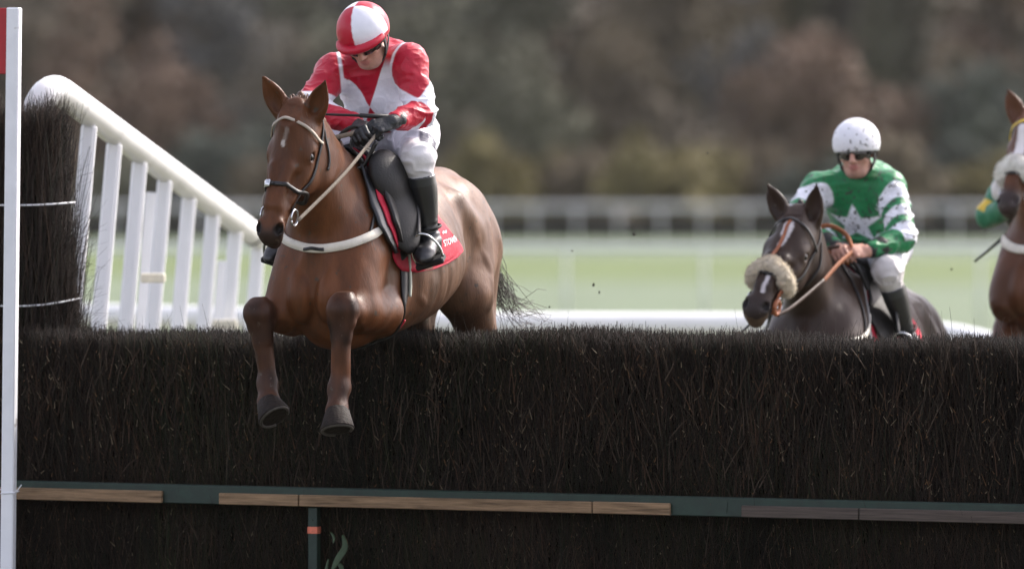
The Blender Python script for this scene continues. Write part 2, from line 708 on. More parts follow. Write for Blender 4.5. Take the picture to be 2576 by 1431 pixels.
def floc(V):
    return (np.asarray(V) - FB) @ rz.T

def top_z(t):
    return 1.346 + 0.012 * np.sin(t * 2.1 + 1) + 0.008 * np.sin(t * 7.3)

parts, cols = [], []
def add_tw(P, D, L, rad, C, bend, rings=3):
    V, F, c = twigs(P, D, L, rad, C, bend, rings)
    parts.append((V, F)); cols.append(c)

# the front face, dense and mostly upright
n = 44000
t = rng.uniform(T0, T1, n)
z = rng.uniform(-0.05, 1.25, n)
g = np.abs(rng.normal(0, 0.022, n)) + 0.10 * np.clip((1.37 - z) / 1.37, 0, 1) * 0 - 0.05 * (1 - z / 1.3)
lean = 0.14 + 0.26 * rng.random(n) ** 2
D = LFT[None] * (rng.normal(0, 1, n) * lean)[:, None] + FWD[None] * rng.normal(0.04, 0.09, n)[:, None] + arr(0, 0, 1)[None]
L = rng.uniform(0.08, 0.42, n)
L = np.minimum(L, top_z(t) + rng.normal(0, 0.01, n) - z)
P = HP(0, 0, 0)[None] + LFT[None] * t[:, None] - FWD[None] * g[:, None] + arr(0, 0, 1)[None] * z[:, None]
tone = 1 + 0.55 * vnoise(np.stack((t * 2.6, z * 3.0, t * 0), 1), 5) + 0.35 * vnoise(np.stack((t * 9, z * 5, t * 0), 1), 6)
greenish = (vnoise(np.stack((t * 1.9, z * 2.2, t * 0 + 3), 1), 9) > 0.25)[:, None] & (rng.random(n) < 0.5)[:, None]
tc_ = twig_colours(n)
tc_ = np.where(greenish, tc_ * arr(0.75, 1.15, 0.75), tc_) * np.clip(tone, 0.35, 1.9)[:, None]
add_tw(P, D, L, rng.uniform(0.0011, 0.0028, n), tc_, rng.normal(0, 0.03, (n, 3)) * arr(1, 1, 0.2))
# the cropped top
n = 30000
t = rng.uniform(T0, T1, n)
g = DEP * rng.random(n) ** 1.15
z = rng.uniform(1.17, 1.30, n)
D = LFT[None] * rng.normal(0, 0.2, n)[:, None] + FWD[None] * rng.normal(0.0, 0.14, n)[:, None] + arr(0, 0, 1)[None]
L = top_z(t) + rng.normal(0, 0.010, n) - z
P = HP(0, 0, 0)[None] + LFT[None] * t[:, None] - FWD[None] * g[:, None] + arr(0, 0, 1)[None] * z[:, None]
add_tw(P, D, L, rng.uniform(0.0013, 0.0034, n), twig_colours(n) * 0.7, rng.normal(0, 0.010, (n, 3)))  # top twigs coloured darker to offset the sunlight falling on them
# loose sprigs that stand up out of the top
n = 260
t = rng.uniform(T0, T1, n)
g = DEP * rng.random(n)
P = HP(0, 0, 1.3)[None] + LFT[None] * t[:, None] - FWD[None] * g[:, None]
D = LFT[None] * rng.normal(0, 0.45, n)[:, None] + FWD[None] * rng.normal(0.0, 0.3, n)[:, None] + arr(0, 0, 1)[None]
add_tw(P, D, rng.uniform(0.07, 0.14, n), rng.uniform(0.0008, 0.0016, n), twig_colours(n), rng.normal(0, 0.02, (n, 3)), 4)
# broken stems and pale cut ends on the face
n = 3600
t = rng.uniform(T0, T1, n)
t = np.where(rng.random(n) < 0.6, np.round(t * 3.3) / 3.3 + rng.normal(0, 0.06, n), t)
z = 0.3 + 1.0 * rng.random(n) ** 0.7
P = HP(0, -0.055, 0)[None] + LFT[None] * t[:, None] + arr(0, 0, 1)[None] * z[:, None]
D = LFT[None] * rng.normal(0, 0.6, n)[:, None] + FWD[None] * rng.uniform(0, 0.6, n)[:, None] + arr(0, 0, 1)[None]
C = np.where(rng.random(n)[:, None] < 0.5, arr(0.13, 0.105, 0.07), arr(0.10, 0.055, 0.025)) * rng.uniform(0.3, 1.6, n)[:, None]
add_tw(P, D, rng.exponential(0.009, n) + 0.004, rng.uniform(0.0012, 0.0034, n), C, np.zeros((n, 3)))
n = 3600
t = rng.uniform(T0, T1, n)
z = rng.uniform(-0.05, 1.22, n)
P = HP(0, -0.045, 0)[None] + LFT[None] * t[:, None] + arr(0, 0, 1)[None] * z[:, None]
D = LFT[None] * rng.normal(0, 0.27, n)[:, None] + FWD[None] * rng.uniform(-0.05, 0.2, n)[:, None] + arr(0, 0, 1)[None]
C = np.where(rng.random(n)[:, None] < 0.6, arr(0.046, 0.033, 0.023), arr(0.045, 0.025, 0.015)) * rng.uniform(0.4, 1.8, n)[:, None]
add_tw(P, D, np.minimum(rng.uniform(0.03, 0.20, n), 1.34 - z), rng.uniform(0.0016, 0.0038, n), C, rng.normal(0, 0.02, (n, 3)), 3)
n = 260
t = rng.uniform(T0, T1, n)
z = rng.uniform(0.1, 1.15, n)
P = HP(0, -0.06, 0)[None] + LFT[None] * t[:, None] + arr(0, 0, 1)[None] * z[:, None]
D = LFT[None] * rng.normal(0, 0.35, n)[:, None] + FWD[None] * rng.uniform(0, 0.25, n)[:, None] + arr(0, 0, 1)[None]
C = np.where(rng.random(n)[:, None] < 0.5, arr(0.06, 0.048, 0.032), arr(0.05, 0.024, 0.014)) * rng.uniform(0.5, 1.3, n)[:, None]
add_tw(P, D, rng.uniform(0.06, 0.24, n), rng.uniform(0.001, 0.002, n), C, rng.normal(0, 0.03, (n, 3)), 4)
V, F = join(parts)
tw = mk("brush_twigs", floc(V), F, M_twig, fence, col=np.concatenate(cols), smooth=False)
tw["kind"] = "stuff"
xs = np.linspace(T0, T1, 68)
prof = [(0.0, 0.0), (0.03, 0.6), (0.05, 1.2), (0.10, 1.285), (0.30, 1.30), (0.47, 1.285), (0.53, 1.2), (0.56, 0.0)]
V = np.array([HP(x, g_ + 0.015 * math.sin(x * 9 + z_ * 7), z_) for x in xs for g_, z_ in prof])
m_ = len(prof)
F = np.array([(i * m_ + j, (i + 1) * m_ + j, (i + 1) * m_ + j + 1, i * m_ + j + 1) for i in range(len(xs) - 1) for j in range(m_ - 1)])
caps = [np.arange(m_)[None, :], (np.arange(m_) + (len(xs) - 1) * m_)[None, ::-1]]
mk("brush_core", floc(V), [F] + [np.concatenate(caps)], M_core, fence, smooth=False)

# ------------------------------------------------------------------ guard rail along the foot of the brush
M_green = mat("green_paint", (0.007, 0.024, 0.016), rough=0.5, var=0.3, vscale=15, bump=0.15, bscale=50)
M_plank = mat("sawn_pine", (0.235, 0.155, 0.092), rough=0.8, spec=0.2, var=0.6, vscale=5, bstretch=(0.8, 6, 14), bump=0.5, bscale=30)
M_oldplank = mat("weathered_plank", (0.085, 0.068, 0.058), rough=0.85, spec=0.2, var=0.4, vscale=7, bstretch=(0.6, 6, 20), bump=0.25, bscale=30)
rail = empty("guard_rail", HP(0, -0.1, 0), (0, 0, -YAW))
tag(rail, "long green timber rail faced with sawn planks across the brush fence's lower front", "guard rail")
RB = HP(0, -0.1, 0)
AX = np.stack((LFT, -FWD, arr(0, 0, 1)))

def rloc(V):
    return (np.asarray(V) - RB) @ rz.T

def slab(name, t0, t1, g0, g1, z0, z1, m, parent, bev=0.003, label=None):
    V, F = box(HP((t0 + t1) / 2, (g0 + g1) / 2, (z0 + z1) / 2), (t1 - t0, abs(g1 - g0), z1 - z0), AX, bev)
    V = rloc(V)
    V[:, 2] += np.where(V[:, 2] > 0.01, -0.0065 * V[:, 0] + 0.004, 0)       # the rail runs slightly downhill
    return mk(name, V, F, m, parent, smooth=False, label=label)

ZB = 0.607
slab("beam", T0, T1, -0.125, -0.075, ZB - 0.002, 0.686, M_green, rail, 0.004)
for x0, x1, m, lb in ((-60, 408, M_plank, None), (552, 751, M_plank, None), (754, 1489, M_plank, None), (1492, 1686, M_plank, None),
                      (1866, 2160, M_oldplank, "dark weathered plank"), (2163, 2700, M_oldplank, "dark weathered plank")):
    slab("plank", t_at(x0, -.14), t_at(x1, -.14), -0.148, -0.1275, ZB, 0.654 + 0.004 * rng.random(), m, rail, 0.003, lb)
pt = t_at(790, -.1)
slab("post", pt - 0.021, pt + 0.021, -0.118, -0.078, 0, ZB - 0.004, M_green, rail)
pt2 = t_at(2760, -.1)
slab("post", pt2 - 0.021, pt2 + 0.021, -0.118, -0.078, 0, ZB - 0.004, M_green, rail)
M_orange = mat("orange_mark", (0.60, 0.15, 0.085), rough=0.55, var=0.25, vscale=40)
zo = 0.515
V, F = box(HP(pt, -0.0985, zo), (0.046, 0.045, 0.03), AX, 0.002)
mk("orange_mark", rloc(V), F, M_orange, rail, smooth=False)

# a weed leaf at the foot of the fence
M_weed = mat("weed_leaf", (0.030, 0.055, 0.020), rough=0.6, var=0.3, vscale=20)
weed = []
for pts, wd in (([(862, 1345), (868, 1375), (850, 1405), (832, 1440)], 0.030), ([(832, 1338), (840, 1352), (838, 1366)], 0.012),
                ([(845, 1412), (858, 1425), (862, 1450)], 0.02), ([(826, 1405), (820, 1440), (822, 1480)], 0.015)):
    tt_ = t_at(845, -.14)
    Yw = HP(tt_, -0.13, 0)[1]
    Q = resample([px(a, b, Yw - 0.02 * i) for i, (a, b) in enumerate(pts)], 12)
    wds = wd * np.sin(np.linspace(0.35, np.pi * 0.92, 12))
    weed.append(ribbon(Q, np.tile(FWD + arr(0.2, 0, 0.2), (12, 1)), wds, 0.002))
b0 = HP(t_at(832, -.13), -0.13, 0)
weed.append(tube(resample([b0, b0 + arr(0.005, 0, 0.2), px(832, 1440, b0[1])], 8), 0.004, 6))
V, F = join(weed)
wd_o = mk("weed", V - b0, F, M_weed)
wd_o.location = b0
tag(wd_o, "green curling weed leaf beside the post with the orange mark", "weed")

# ------------------------------------------------------------------ marker post with its red flag board
M_wht = mat("white_paint", (0.78, 0.79, 0.82), rough=0.45, var=0.07, vscale=6, bump=0.08, bscale=40, mud=0.30, mudscale=9, mudcol=(0.5, 0.49, 0.48))
M_pvc = mat("white_plastic", (0.80, 0.80, 0.82), rough=0.35, var=0.05, vscale=3, mud=0.27, mudscale=7, mudcol=(0.55, 0.54, 0.47))
M_cream = mat("aged_white_plastic", (0.80, 0.795, 0.78), rough=0.32, var=0.07, vscale=4, mud=0.30, mudscale=6, mudcol=(0.55, 0.54, 0.49))
M_red = mat("red_board", (0.36, 0.010, 0.016), rough=0.5, var=0.12, vscale=9)
M_wire = mat("white_cord", (0.7, 0.71, 0.74), rough=0.5)
Ym = 0.55
ptop, pbot = px(36, 20, Ym), px(36 - 16 * 1632 / 1411, 1631, Ym)
pbot[2] = 0
mp_ = empty("marker_post", pbot)
tag(mp_, "tall white square marker post with a red flag board at the fence's left end", "marker post")
up_ = unit(ptop - pbot)
ax_ = np.stack((unit(arr(1, -0.25, 0) - up_ * (arr(1, -0.25, 0) @ up_)), np.cross(up_, unit(arr(1, -0.25, 0) - up_ * (arr(1, -0.25, 0) @ up_))), up_))
V, F = box((ptop + pbot) / 2 - pbot, (0.056, 0.05, np.linalg.norm(ptop - pbot)), ax_, 0.005)
mk("post", V, F, M_wht, mp_, smooth=False)
fc = px(18, 104, Ym) - pbot - ax_[0] * 0.16
V, F = box(fc + ax_[1] * 0.008, (0.32, 0.012, 0.282), ax_, 0.003)
mk("flag_board", V, F, M_red, mp_, smooth=False)
ring_ = []
c_ = px(25, 1240, Ym) - pbot
q = [c_ + ax_[0] * a * 0.032 + ax_[1] * b * 0.029 + arr(0, 0, 0.004 * k) for k, (a, b) in enumerate(((-1, -1), (1, -1), (1, 1), (-1, 1), (-1, -1)))]
ring_.append(tube(q, 0.003, 6))
ring_.append(tube(resample([q[1], q[1] + ax_[0] * 0.012 + arr(0, -0.01, 0.012), q[1] + ax_[0] * 0.03 + arr(0, -0.01, 0.035)], 6), 0.0025, 6))
V, F = join(ring_)
mk("cable_tie", V, F, M_wire, mp_)

# ------------------------------------------------------------------ brush wing column at the left end
cx = px(58, 600, 1.27)
cb = arr(cx[0], cx[1], 0)
bundle = empty("brush_bundle", cb)
tag(bundle, "tall round bundle of dark birch brush tied with white cord behind the marker post", "brush bundle")
parts, cols = [], []
n = 9000
a = rng.uniform(0, 2 * np.pi, n)
z = rng.uniform(0.0, 2.2, n)
rb = np.interp(z, [0, 1.2, 1.6, 2.3], [0.27, 0.25, 0.225, 0.17])
rr = rb * rng.uniform(0.86, 1.0, n)
L = np.minimum(rng.uniform(0.2, 0.6, n), 2.31 + rng.normal(0, 0.03, n) - z)
P = np.stack((rr * np.cos(a), rr * np.sin(a), z), 1)
D = np.stack((-0.06 * np.cos(a), -0.06 * np.sin(a), np.ones(n)), 1) + rng.normal(0, 0.1, (n, 3))
V, F, c = twigs(P, D, L, rng.uniform(0.0011, 0.0026, n), twig_colours(n) * 1.1, rng.normal(0, 0.03, (n, 3)), 3)
parts.append((V, F)); cols.append(c)
n = 3000
a = rng.uniform(0, 2 * np.pi, n)
r_ = 0.17 * np.sqrt(rng.random(n))
P = np.stack((r_ * np.cos(a), r_ * np.sin(a), rng.uniform(2.05, 2.2, n)), 1)
D = np.stack((0.25 * np.cos(a), 0.25 * np.sin(a), np.ones(n)), 1) + rng.normal(0, 0.2, (n, 3))
V, F, c = twigs(P, D, rng.uniform(0.08, 0.2, n) - r_ * 0.25, rng.uniform(0.001, 0.002, n), twig_colours(n) * 1.1, rng.normal(0, 0.03, (n, 3)), 3)
parts.append((V, F)); cols.append(c)
n = 420                                                   # wisps that stick out on the right
a = rng.normal(-0.35, 0.35, n)
z = np.concatenate((rng.uniform(1.35, 1.75, 250), rng.uniform(1.15, 1.45, 110), rng.uniform(1.9, 2.25, 60)))
rb = np.interp(z, [0, 1.2, 1.6, 2.3], [0.27, 0.25, 0.225, 0.17]) - 0.02
P = np.stack((rb * np.cos(a), rb * np.sin(a), z), 1)
D = np.stack((0.75 * np.cos(a), 0.4 * np.sin(a), rng.uniform(0.4, 1.2, n)), 1) + rng.normal(0, 0.25, (n, 3))
V, F, c = twigs(P, D, rng.uniform(0.05, 0.17, n), rng.uniform(0.0007, 0.0014, n), twig_colours(n), rng.normal(0, 0.04, (n, 3)), 4)
parts.append((V, F)); cols.append(c)
V, F = join(parts)
o = mk("brush_twigs", V, F, M_twig, bundle, col=np.concatenate(cols), smooth=False)
o["kind"] = "stuff"
zz = np.array([0, 0.6, 1.2, 1.6, 2.0, 2.18, 2.22])
V, F = tube(np.stack((zz * 0, zz * 0, zz), 1), [0.245, 0.235, 0.225, 0.20, 0.165, 0.14, 0.05], 24)
mk("brush_core", V, F, M_core, bundle)
for zc, rc, sag in ((px(0, 517, 0.8)[2], 0.226, 0.012), (px(0, 772, 0.8)[2], 0.245, 0.03)):
    aa = np.linspace(0, 2 * np.pi, 41)
    Q = np.stack((rc * np.cos(aa), rc * np.sin(aa), zc + sag * np.clip(np.cos(aa), 0, 1) ** 2), 1)
    V, F = tube(Q, 0.0045, 8)
    mk("cord", V, F, M_wire, bundle)

# ------------------------------------------------------------------ white wing rail
A, B = px(136, 218, 1.55), px(652, 600, 8.0)
E = A + (B - A) * 1.22
d_ = unit(B - A)
wing = empty("wing_rail", arr(A[0], A[1], 0))
tag(wing, "white plastic wing rail sloping down to the right on tall white pickets", "wing rail")
WB = arr(A[0], A[1], 0)
bend_ = [px(80, 430, 1.50), px(80, 320, 1.50), px(81, 268, 1.50), px(90, 235, 1.51), px(108, 217, 1.53)]
Q = resample(bend_ + [A - arr(0.0, 0.0, 0.004), A + d_ * 0.35, A + (B - A) * 0.5, B, E], 160)
Q = smooth_rows(Q, 10)
V, F = tube(Q - WB, 0.064, 20)
mk("top_rail", V, F, M_cream, wing)
for k, s_ in enumerate(np.linspace(0.09, 1.15, 8)):         # joint collars
    c_ = A + (B - A) * s_
    V, F = tube([c_ - d_ * 0.012 - WB, c_ + d_ * 0.012 - WB], 0.0655, 20, cap=False)
    mk("rail_joint", V, F, M_cream, wing)
xs_ = [225, 288, 352, 415, 476, 536, 593, 650, 705]
ub = unit(B - A)
for i, x in enumerate(xs_):
    lo, hi = 0.0, 1.3
    for _ in range(40):
        m = (lo + hi) / 2
        p = A + (B - A) * m
        if 1288 + p[0] * 18000 / (30 + p[1]) < x:
            lo = m
        else:
            hi = m
    p = A + (B - A) * lo
    top = p - arr(0, 0, 0.05)
    bot = arr(p[0] - 0.085 * top[2] / 1.0, p[1], 0)
    u_ = unit(top - bot)
    a0 = unit(arr(1, -0.12, 0) - u_ * (arr(1, -0.12, 0) @ u_))
    V, F = box((top + bot) / 2 - WB, (0.072, 0.05, np.linalg.norm(top - bot)), np.stack((a0, np.cross(u_, a0), u_)), 0.018)
    mk("picket", V, F, M_pvc, wing, smooth=False)
M_tape = mat("black_tape", (0.02, 0.02, 0.022), rough=0.5)
c_ = px(632, 565, 7.55)
lo = min(np.linspace(0, 1.2, 400), key=lambda q: abs(1288 + (A + (B - A) * q)[0] * 18000 / (30 + (A + (B - A) * q)[1]) - 632))
c_ = A + (B - A) * lo
V, F = tube([c_ - d_ * 0.03 - WB, c_ + d_ * 0.03 - WB], 0.0672, 20, cap=True)
mk("tape_band", V, F, M_tape, wing)
# loose narrower boards that lean on the pickets
for (x0, y0, x1, y1, w_, Yp) in ((380, 484, 355, 830, 0.052, 4.9), (558, 656, 546, 830, 0.045, 7.4)):
    top, bot = px(x0, y0, Yp), px(x1, y1, Yp)
    bot = top + (bot - top) * (top[2] / (top[2] - bot[2]))
    u_ = unit(top - bot)
    a0 = unit(arr(1, 0, 0) - u_ * u_[0])
    V, F = box((top + bot) / 2 - WB, (w_, 0.03, np.linalg.norm(top - bot)), np.stack((a0, np.cross(u_, a0), u_)), 0.004)
    mk("batten", V, F, M_pvc, wing, smooth=False)
M_beige = mat("beige_strap", (0.62, 0.58, 0.47), rough=0.6, var=0.15, vscale=30)
V, F = box(px(385, 699, 4.2) - WB, (0.115, 0.11, 0.045), None, 0.006)
mk("strap", V, F, M_beige, wing, smooth=False)
V, F = box(px(566, 816, 7.0) - WB, (0.13, 0.08, 0.05), None, 0.006)
mk("strap", V, F, M_beige, wing, smooth=False)

# ------------------------------------------------------------------ running rails
def running_rail(name, pts, r, spacing, pr, label, material, lower=None, bevn=14):
    Q = resample(pts, 60)
    b = arr(Q[0][0], Q[0][1], 0)
    o = empty(name, b)
    tag(o, label, "running rail")
    V, F = tube(Q - b, r, bevn)
    mk("rail", V, F, material, o)
    if lower:
        V, F = tube(Q - b - arr(0, 0, lower), r * 0.9, bevn)
        mk("rail", V, F, material, o)
    L = np.concatenate(([0], np.cumsum(np.linalg.norm(np.diff(Q, axis=0), axis=1))))
    for s_ in np.arange(spacing * 0.4, L[-1], spacing):
        p = arr(*[np.interp(s_, L, Q[:, i]) for i in range(3)])
        V, F = tube([arr(p[0], p[1], 0) - b, p - b], pr, 8)
        mk("post", V, F, material, o)
    return o

running_rail("running_rail", [px(-300, 775, 17.5), px(240, 792, 16.2), px(1100, 812, 15), px(1600, 815, 15), px(1960, 816, 15), px(2200, 826, 14.6), px(2430, 850, 14), px(2700, 930, 13.4)],
             0.073, 2.4, 0.035, "thick white running rail close behind the brush fence", M_cream)
def rail_y(Y, z, x0, x1, bow=0.0):
    return [arr(x, Y + bow * ((x - x0) / (x1 - x0) - 0.5) ** 2, z) for x in np.linspace(x0, x1, 7)]
M_rail2 = mat("rail_white", (0.6, 0.61, 0.62), rough=0.4)
running_rail("running_rail", rail_y(67, 1.10, -13.1, 14.5), 0.042, 1.87, 0.022, "white running rail crossing the mown turf in mid distance", M_rail2)
running_rail("running_rail", rail_y(218, 1.17, -29, 31), 0.075, 1.46, 0.045, "farthest white running rail in front of the low dark hedge", mat("rail_grey", (0.58, 0.58, 0.60), rough=0.5))

# ------------------------------------------------------------------ far hedge and wood
def leaf_cloud(P, size, C, flat=0.0):
    n = len(P)
    a = rng.normal(size=(n, 3)); a /= np.linalg.norm(a, axis=1)[:, None]
    b = np.cross(a, rng.normal(size=(n, 3))); b /= np.linalg.norm(b, axis=1)[:, None]
    s = np.asarray(size)[:, None]
    V = np.stack((P - a * s, P + b * s * 0.6, P + a * s, P - b * s * 0.6), 1).reshape(-1, 3)
    return V, np.arange(n * 4).reshape(-1, 4), np.repeat(C, 4, 0)

M_leaf = mat("foliage", None, rough=0.8, spec=0.2)
n = 9000
x = rng.uniform(-34, 36, n)
P = np.stack((x, 224 + rng.normal(0, 0.35, n), np.abs(rng.random(n)) ** 0.8 * (0.78 + 0.06 * np.sin(x * 1.3))), 1)
V, F, c = leaf_cloud(P, rng.uniform(0.05, 0.14, n), arr(0.035, 0.036, 0.03)[None] * rng.uniform(0.6, 1.5, n)[:, None])
core = box(arr(1, 224, 0.35), (70, 0.7, 0.7), None, 0.05)
V2, F2 = join([(V, F), core])
c = np.vstack((c, np.tile(arr(0.02, 0.021, 0.018), (len(core[0]), 1))))
lowh = mk("low_hedge", V2, F2, M_leaf, None, col=c, smooth=False)
tag(lowh, "low dark clipped hedge beyond the farthest white rail", "hedge")

def hill():
    xs, ys = np.linspace(-140, 140, 90), np.linspace(330, 560, 40)
    V = np.array([(x, y, 46 * math.sin(min(1, (y - 330) / 190) * math.pi / 2) * (0.9 + 0.1 * math.sin(x * 0.05))) for y in ys for x in xs])
    V[:, 2] += vnoise(V * 0.16, 4) * 2.2 + vnoise(V * 0.5, 9) * 0.8 - 0.5
    F = np.array([(j * 90 + i, j * 90 + i + 1, j * 90 + 91 + i, j * 90 + 90 + i) for j in range(39) for i in range(89)])
    m = mat("wooded_hill", (0.105, 0.090, 0.070), rough=0.95, spec=0.1, var=0.5, vscale=0.25, bump=1.0, bscale=0.8)
    tag(mk("hills", V, F, m), "brown wooded hillside behind the trees", "hills", kind="structure")
hill()

PAL = {"taupe": (0.140, 0.122, 0.106), "rust": (0.155, 0.108, 0.090), "green": (0.118, 0.122, 0.098), "slate": (0.088, 0.092, 0.104),
       "olive": (0.180, 0.158, 0.080), "dark": (0.068, 0.082, 0.076), "grey": (0.14, 0.138, 0.140), "brown": (0.142, 0.118, 0.090)}
VV, FF, CC = [], [], []
def blob_tree(x, Y, h, rad, colr, n, base=0.0, trunk=True):
    c = np.array(PAL[colr])
    nb = 9 + int(5 * rng.random())
    cl = rng.normal(size=(nb, 3))
    cl /= np.linalg.norm(cl, axis=1)[:, None]
    cl = cl * rng.uniform(0.35, 0.85, nb)[:, None] * arr(rad, rad * 0.8, (h - base) * 0.46) + arr(x, Y, base + (h - base) * 0.52)
    k = rng.integers(0, nb, n)
    q = rng.normal(size=(n, 3))
    q /= np.linalg.norm(q, axis=1)[:, None]
    P = cl[k] + q * (rad * 0.46 * rng.random(n) ** 0.4)[:, None]
    P[:, 2] = np.maximum(P[:, 2], 0.1)
    shade = arr(0.95, 0.92, 0.80)[None] * 1.02 * (rng.uniform(0.9, 1.1, nb)[k] * rng.uniform(0.8, 1.2, n))[:, None]
    V, F, C = leaf_cloud(P, rng.uniform(0.12, 0.34, n), c[None] * shade)
    VV.append((V, F)); CC.append(C)
    if trunk:
        for j in range(4):
            e = cl[rng.integers(0, nb)]
            V, F = tube(resample([arr(x, Y, 0), arr(x + 0.1, Y, h * 0.3), e], 6), [0.28, 0.24, 0.2, 0.14, 0.09, 0.05], 6)
            VV.append((V, F)); CC.append(np.tile(arr(0.06, 0.05, 0.042), (len(V), 1)))

def Xp(p, Y):
    return (p - 1288) * (30 + Y) / 18000
# back rank: tall trees that close the view
back = ["taupe", "green", "rust", "brown", "slate", "grey", "taupe", "green", "brown", "green", "taupe", "brown", "green", "slate", "taupe", "rust", "taupe", "dark", "brown"]
for i in range(44):
    x = -46 + i * 2.15
    blob_tree(x + rng.normal(0, 0.5), 287 + rng.normal(0, 4), rng.uniform(18, 21), 3.9, ["taupe", "green", "brown", "rust", "slate", "taupe"][rng.integers(0, 6)], 3200)
# the patches one can tell apart in the photograph
for p, Y, h, rad, c, nn in ((60, 262, 11, 3.6, "taupe", 1700), (250, 258, 11, 3.2, "rust", 1700), (420, 262, 8.5, 3.4, "rust", 1500), (520, 268, 13, 2.8, "slate", 1500),
                          (610, 272, 13, 2.2, "grey", 900), (760, 262, 10, 3.4, "taupe", 1500), (620, 255, 5, 3.0, "dark", 1300), (900, 260, 9, 3.2, "green", 1500),
                          (1120, 262, 11.5, 3.8, "green", 1700), (1330, 258, 10, 3.6, "green", 1700), (1500, 262, 9.5, 3.4, "brown", 1500), (1690, 262, 9.0, 3.6, "taupe", 1500),
                          (1860, 270, 12.5, 2.6, "slate", 1500), (1980, 258, 8.5, 3.2, "rust", 1500), (2170, 258, 8.4, 4.2, "rust", 1700), (2330, 264, 9.5, 3.0, "brown", 1500),
                          (2480, 258, 8, 3.2, "dark", 1500), (2600, 262, 11, 3.4, "taupe", 1500), (-120, 260, 10, 3.4, "brown", 1500), (2780, 262, 10, 3.4, "green", 1500)):
    blob_tree(Xp(p, Y), Y, h, rad, c, nn)
for p, h, rad, c in ((80, 3, 2.2, "brown"), (300, 2.8, 2.4, "green"), (520, 3.4, 2.2, "dark"), (700, 2.8, 2.4, "brown"), (900, 3, 2.4, "dark"), (1080, 3, 2.2, "brown"),
                     (1230, 3.4, 2.0, "olive"), (1360, 2.9, 2.0, "olive"), (1480, 3.2, 2.2, "brown"), (1640, 4.2, 2.0, "olive"), (1760, 3.2, 2.2, "olive"), (1900, 3.4, 2.4, "brown"),
                     (2060, 3, 2.4, "dark"), (2240, 3.2, 2.4, "brown"), (2400, 4, 2.4, "dark"), (2540, 3, 2.2, "olive"), (2700, 3, 2.4, "brown"), (-80, 3, 2.4, "green")):
    blob_tree(Xp(p, 238), 238 + rng.normal(0, 3), h, rad, c, 1100, trunk=False)
V, F = join(VV)
wood = mk("woodland", V, F, M_leaf, None, col=np.concatenate(CC), smooth=False)
tag(wood, "distant autumn wood of brown, rust and grey-green trees behind the course", "woodland", kind="stuff")

# ------------------------------------------------------------------ clods of turf thrown up
M_clod = mat("turf_clod", (0.03, 0.024, 0.018), rough=0.9, bump=0.5, bscale=200)
for i, (x, y, Y, r_) in enumerate(((1595, 589, 2.2, 0.011), (1493, 717, 2.0, 0.010), (1507, 735, 2.0, 0.008), (1382, 772, 1.8, 0.006), (1439, 631, 2.4, 0.006), (1780, 386, 2.6, 0.006), (2394, 677, 3.2, 0.007))):
    q = rng.normal(size=(40, 3)); q /= np.linalg.norm(q, axis=1)[:, None]
    import bmesh
    bm = bmesh.new()
    for v in q * r_ * 0.7 * rng.uniform(0.6, 1.25, 40)[:, None] * arr(0.8, 1, 1.3):
        bm.verts.new(v)
    bmesh.ops.convex_hull(bm, input=bm.verts)
    loose = [v for v in bm.verts if not v.link_faces]
    bmesh.ops.delete(bm, geom=loose, context='VERTS')
    me = bpy.data.meshes.new("turf_clod"); bm.to_mesh(me); bm.free()
    me.materials.append(M_clod)
    o = bpy.data.objects.new("turf_clod", me); COL.objects.link(o)
    o.location = px(x, y, Y)
    tag(o, "small dark clod of turf flying in the air above the brush fence", "clod", group="flying turf clods")
# ------------------------------------------------------------------ horses
M_coat = mat("horse_coat", None, rough=0.45, spec=0.20, var=0.38, vscale=13, bump=0.16, bscale=120, bstretch=(1.0, 1.0, 0.22), mud=0.345, mudscale=34, mudcol=(0.06, 0.042, 0.030))
M_coat2 = mat("horse_coat_dark", None, rough=0.44, spec=0.24, var=0.2, vscale=11, bump=0.10, bscale=120, bstretch=(1, 1, 0.22), mud=0.31, mudscale=42, mudcol=(0.07, 0.055, 0.045))
M_hoof = mat("hoof", (0.013, 0.0085, 0.006), rough=0.75, spec=0.25, var=0.5, vscale=30, bump=0.4, bscale=90)
M_shoe = mat("worn_shoe", (0.055, 0.048, 0.040), rough=0.6, metal=0.4, var=0.3, vscale=40)
M_eye = mat("horse_eye", (0.008, 0.006, 0.005), rough=0.15, spec=0.5)
M_leather = mat("black_leather", (0.012, 0.011, 0.011), rough=0.42, spec=0.5, bump=0.1, bscale=150)
M_brown = mat("brown_leather", (0.05, 0.022, 0.012), rough=0.42, spec=0.5, bump=0.1, bscale=150)
M_tanrein = mat("tan_rein", (0.27, 0.225, 0.175), rough=0.75, bump=0.5, bscale=300, var=0.2, vscale=90)
M_cream2 = mat("cream_webbing", (0.62, 0.58, 0.50), rough=0.6, bump=0.15, bscale=300, var=0.1, vscale=30)
M_steel = mat("steel", (0.55, 0.56, 0.58), rough=0.25, metal=1.0)
M_cloth = mat("red_saddlecloth", (0.46, 0.008, 0.035), rough=0.7, var=0.15, vscale=10, bump=0.3, bscale=60)
M_white_cloth = mat("white_lettering", (0.8, 0.75, 0.78), rough=0.7)
M_saddle = mat("saddle_leather", (0.010, 0.009, 0.009), rough=0.5, spec=0.4, bump=0.15, bscale=120)
M_pad = mat("saddle_pad", (0.018, 0.02, 0.024), rough=0.38, spec=0.5, bump=0.1, bscale=100)
M_tan = mat("tan_pad", (0.40, 0.15, 0.045), rough=0.7, var=0.2, vscale=20, bump=0.2, bscale=80)
M_greypad = mat("pale_pad", (0.42, 0.39, 0.38), rough=0.85, var=0.12, vscale=20, bump=0.3, bscale=120)
M_fleece = mat("sheepskin", (0.80, 0.70, 0.53), rough=0.95, sheen=0.4, var=0.25, vscale=40, bump=1.0, bscale=160)
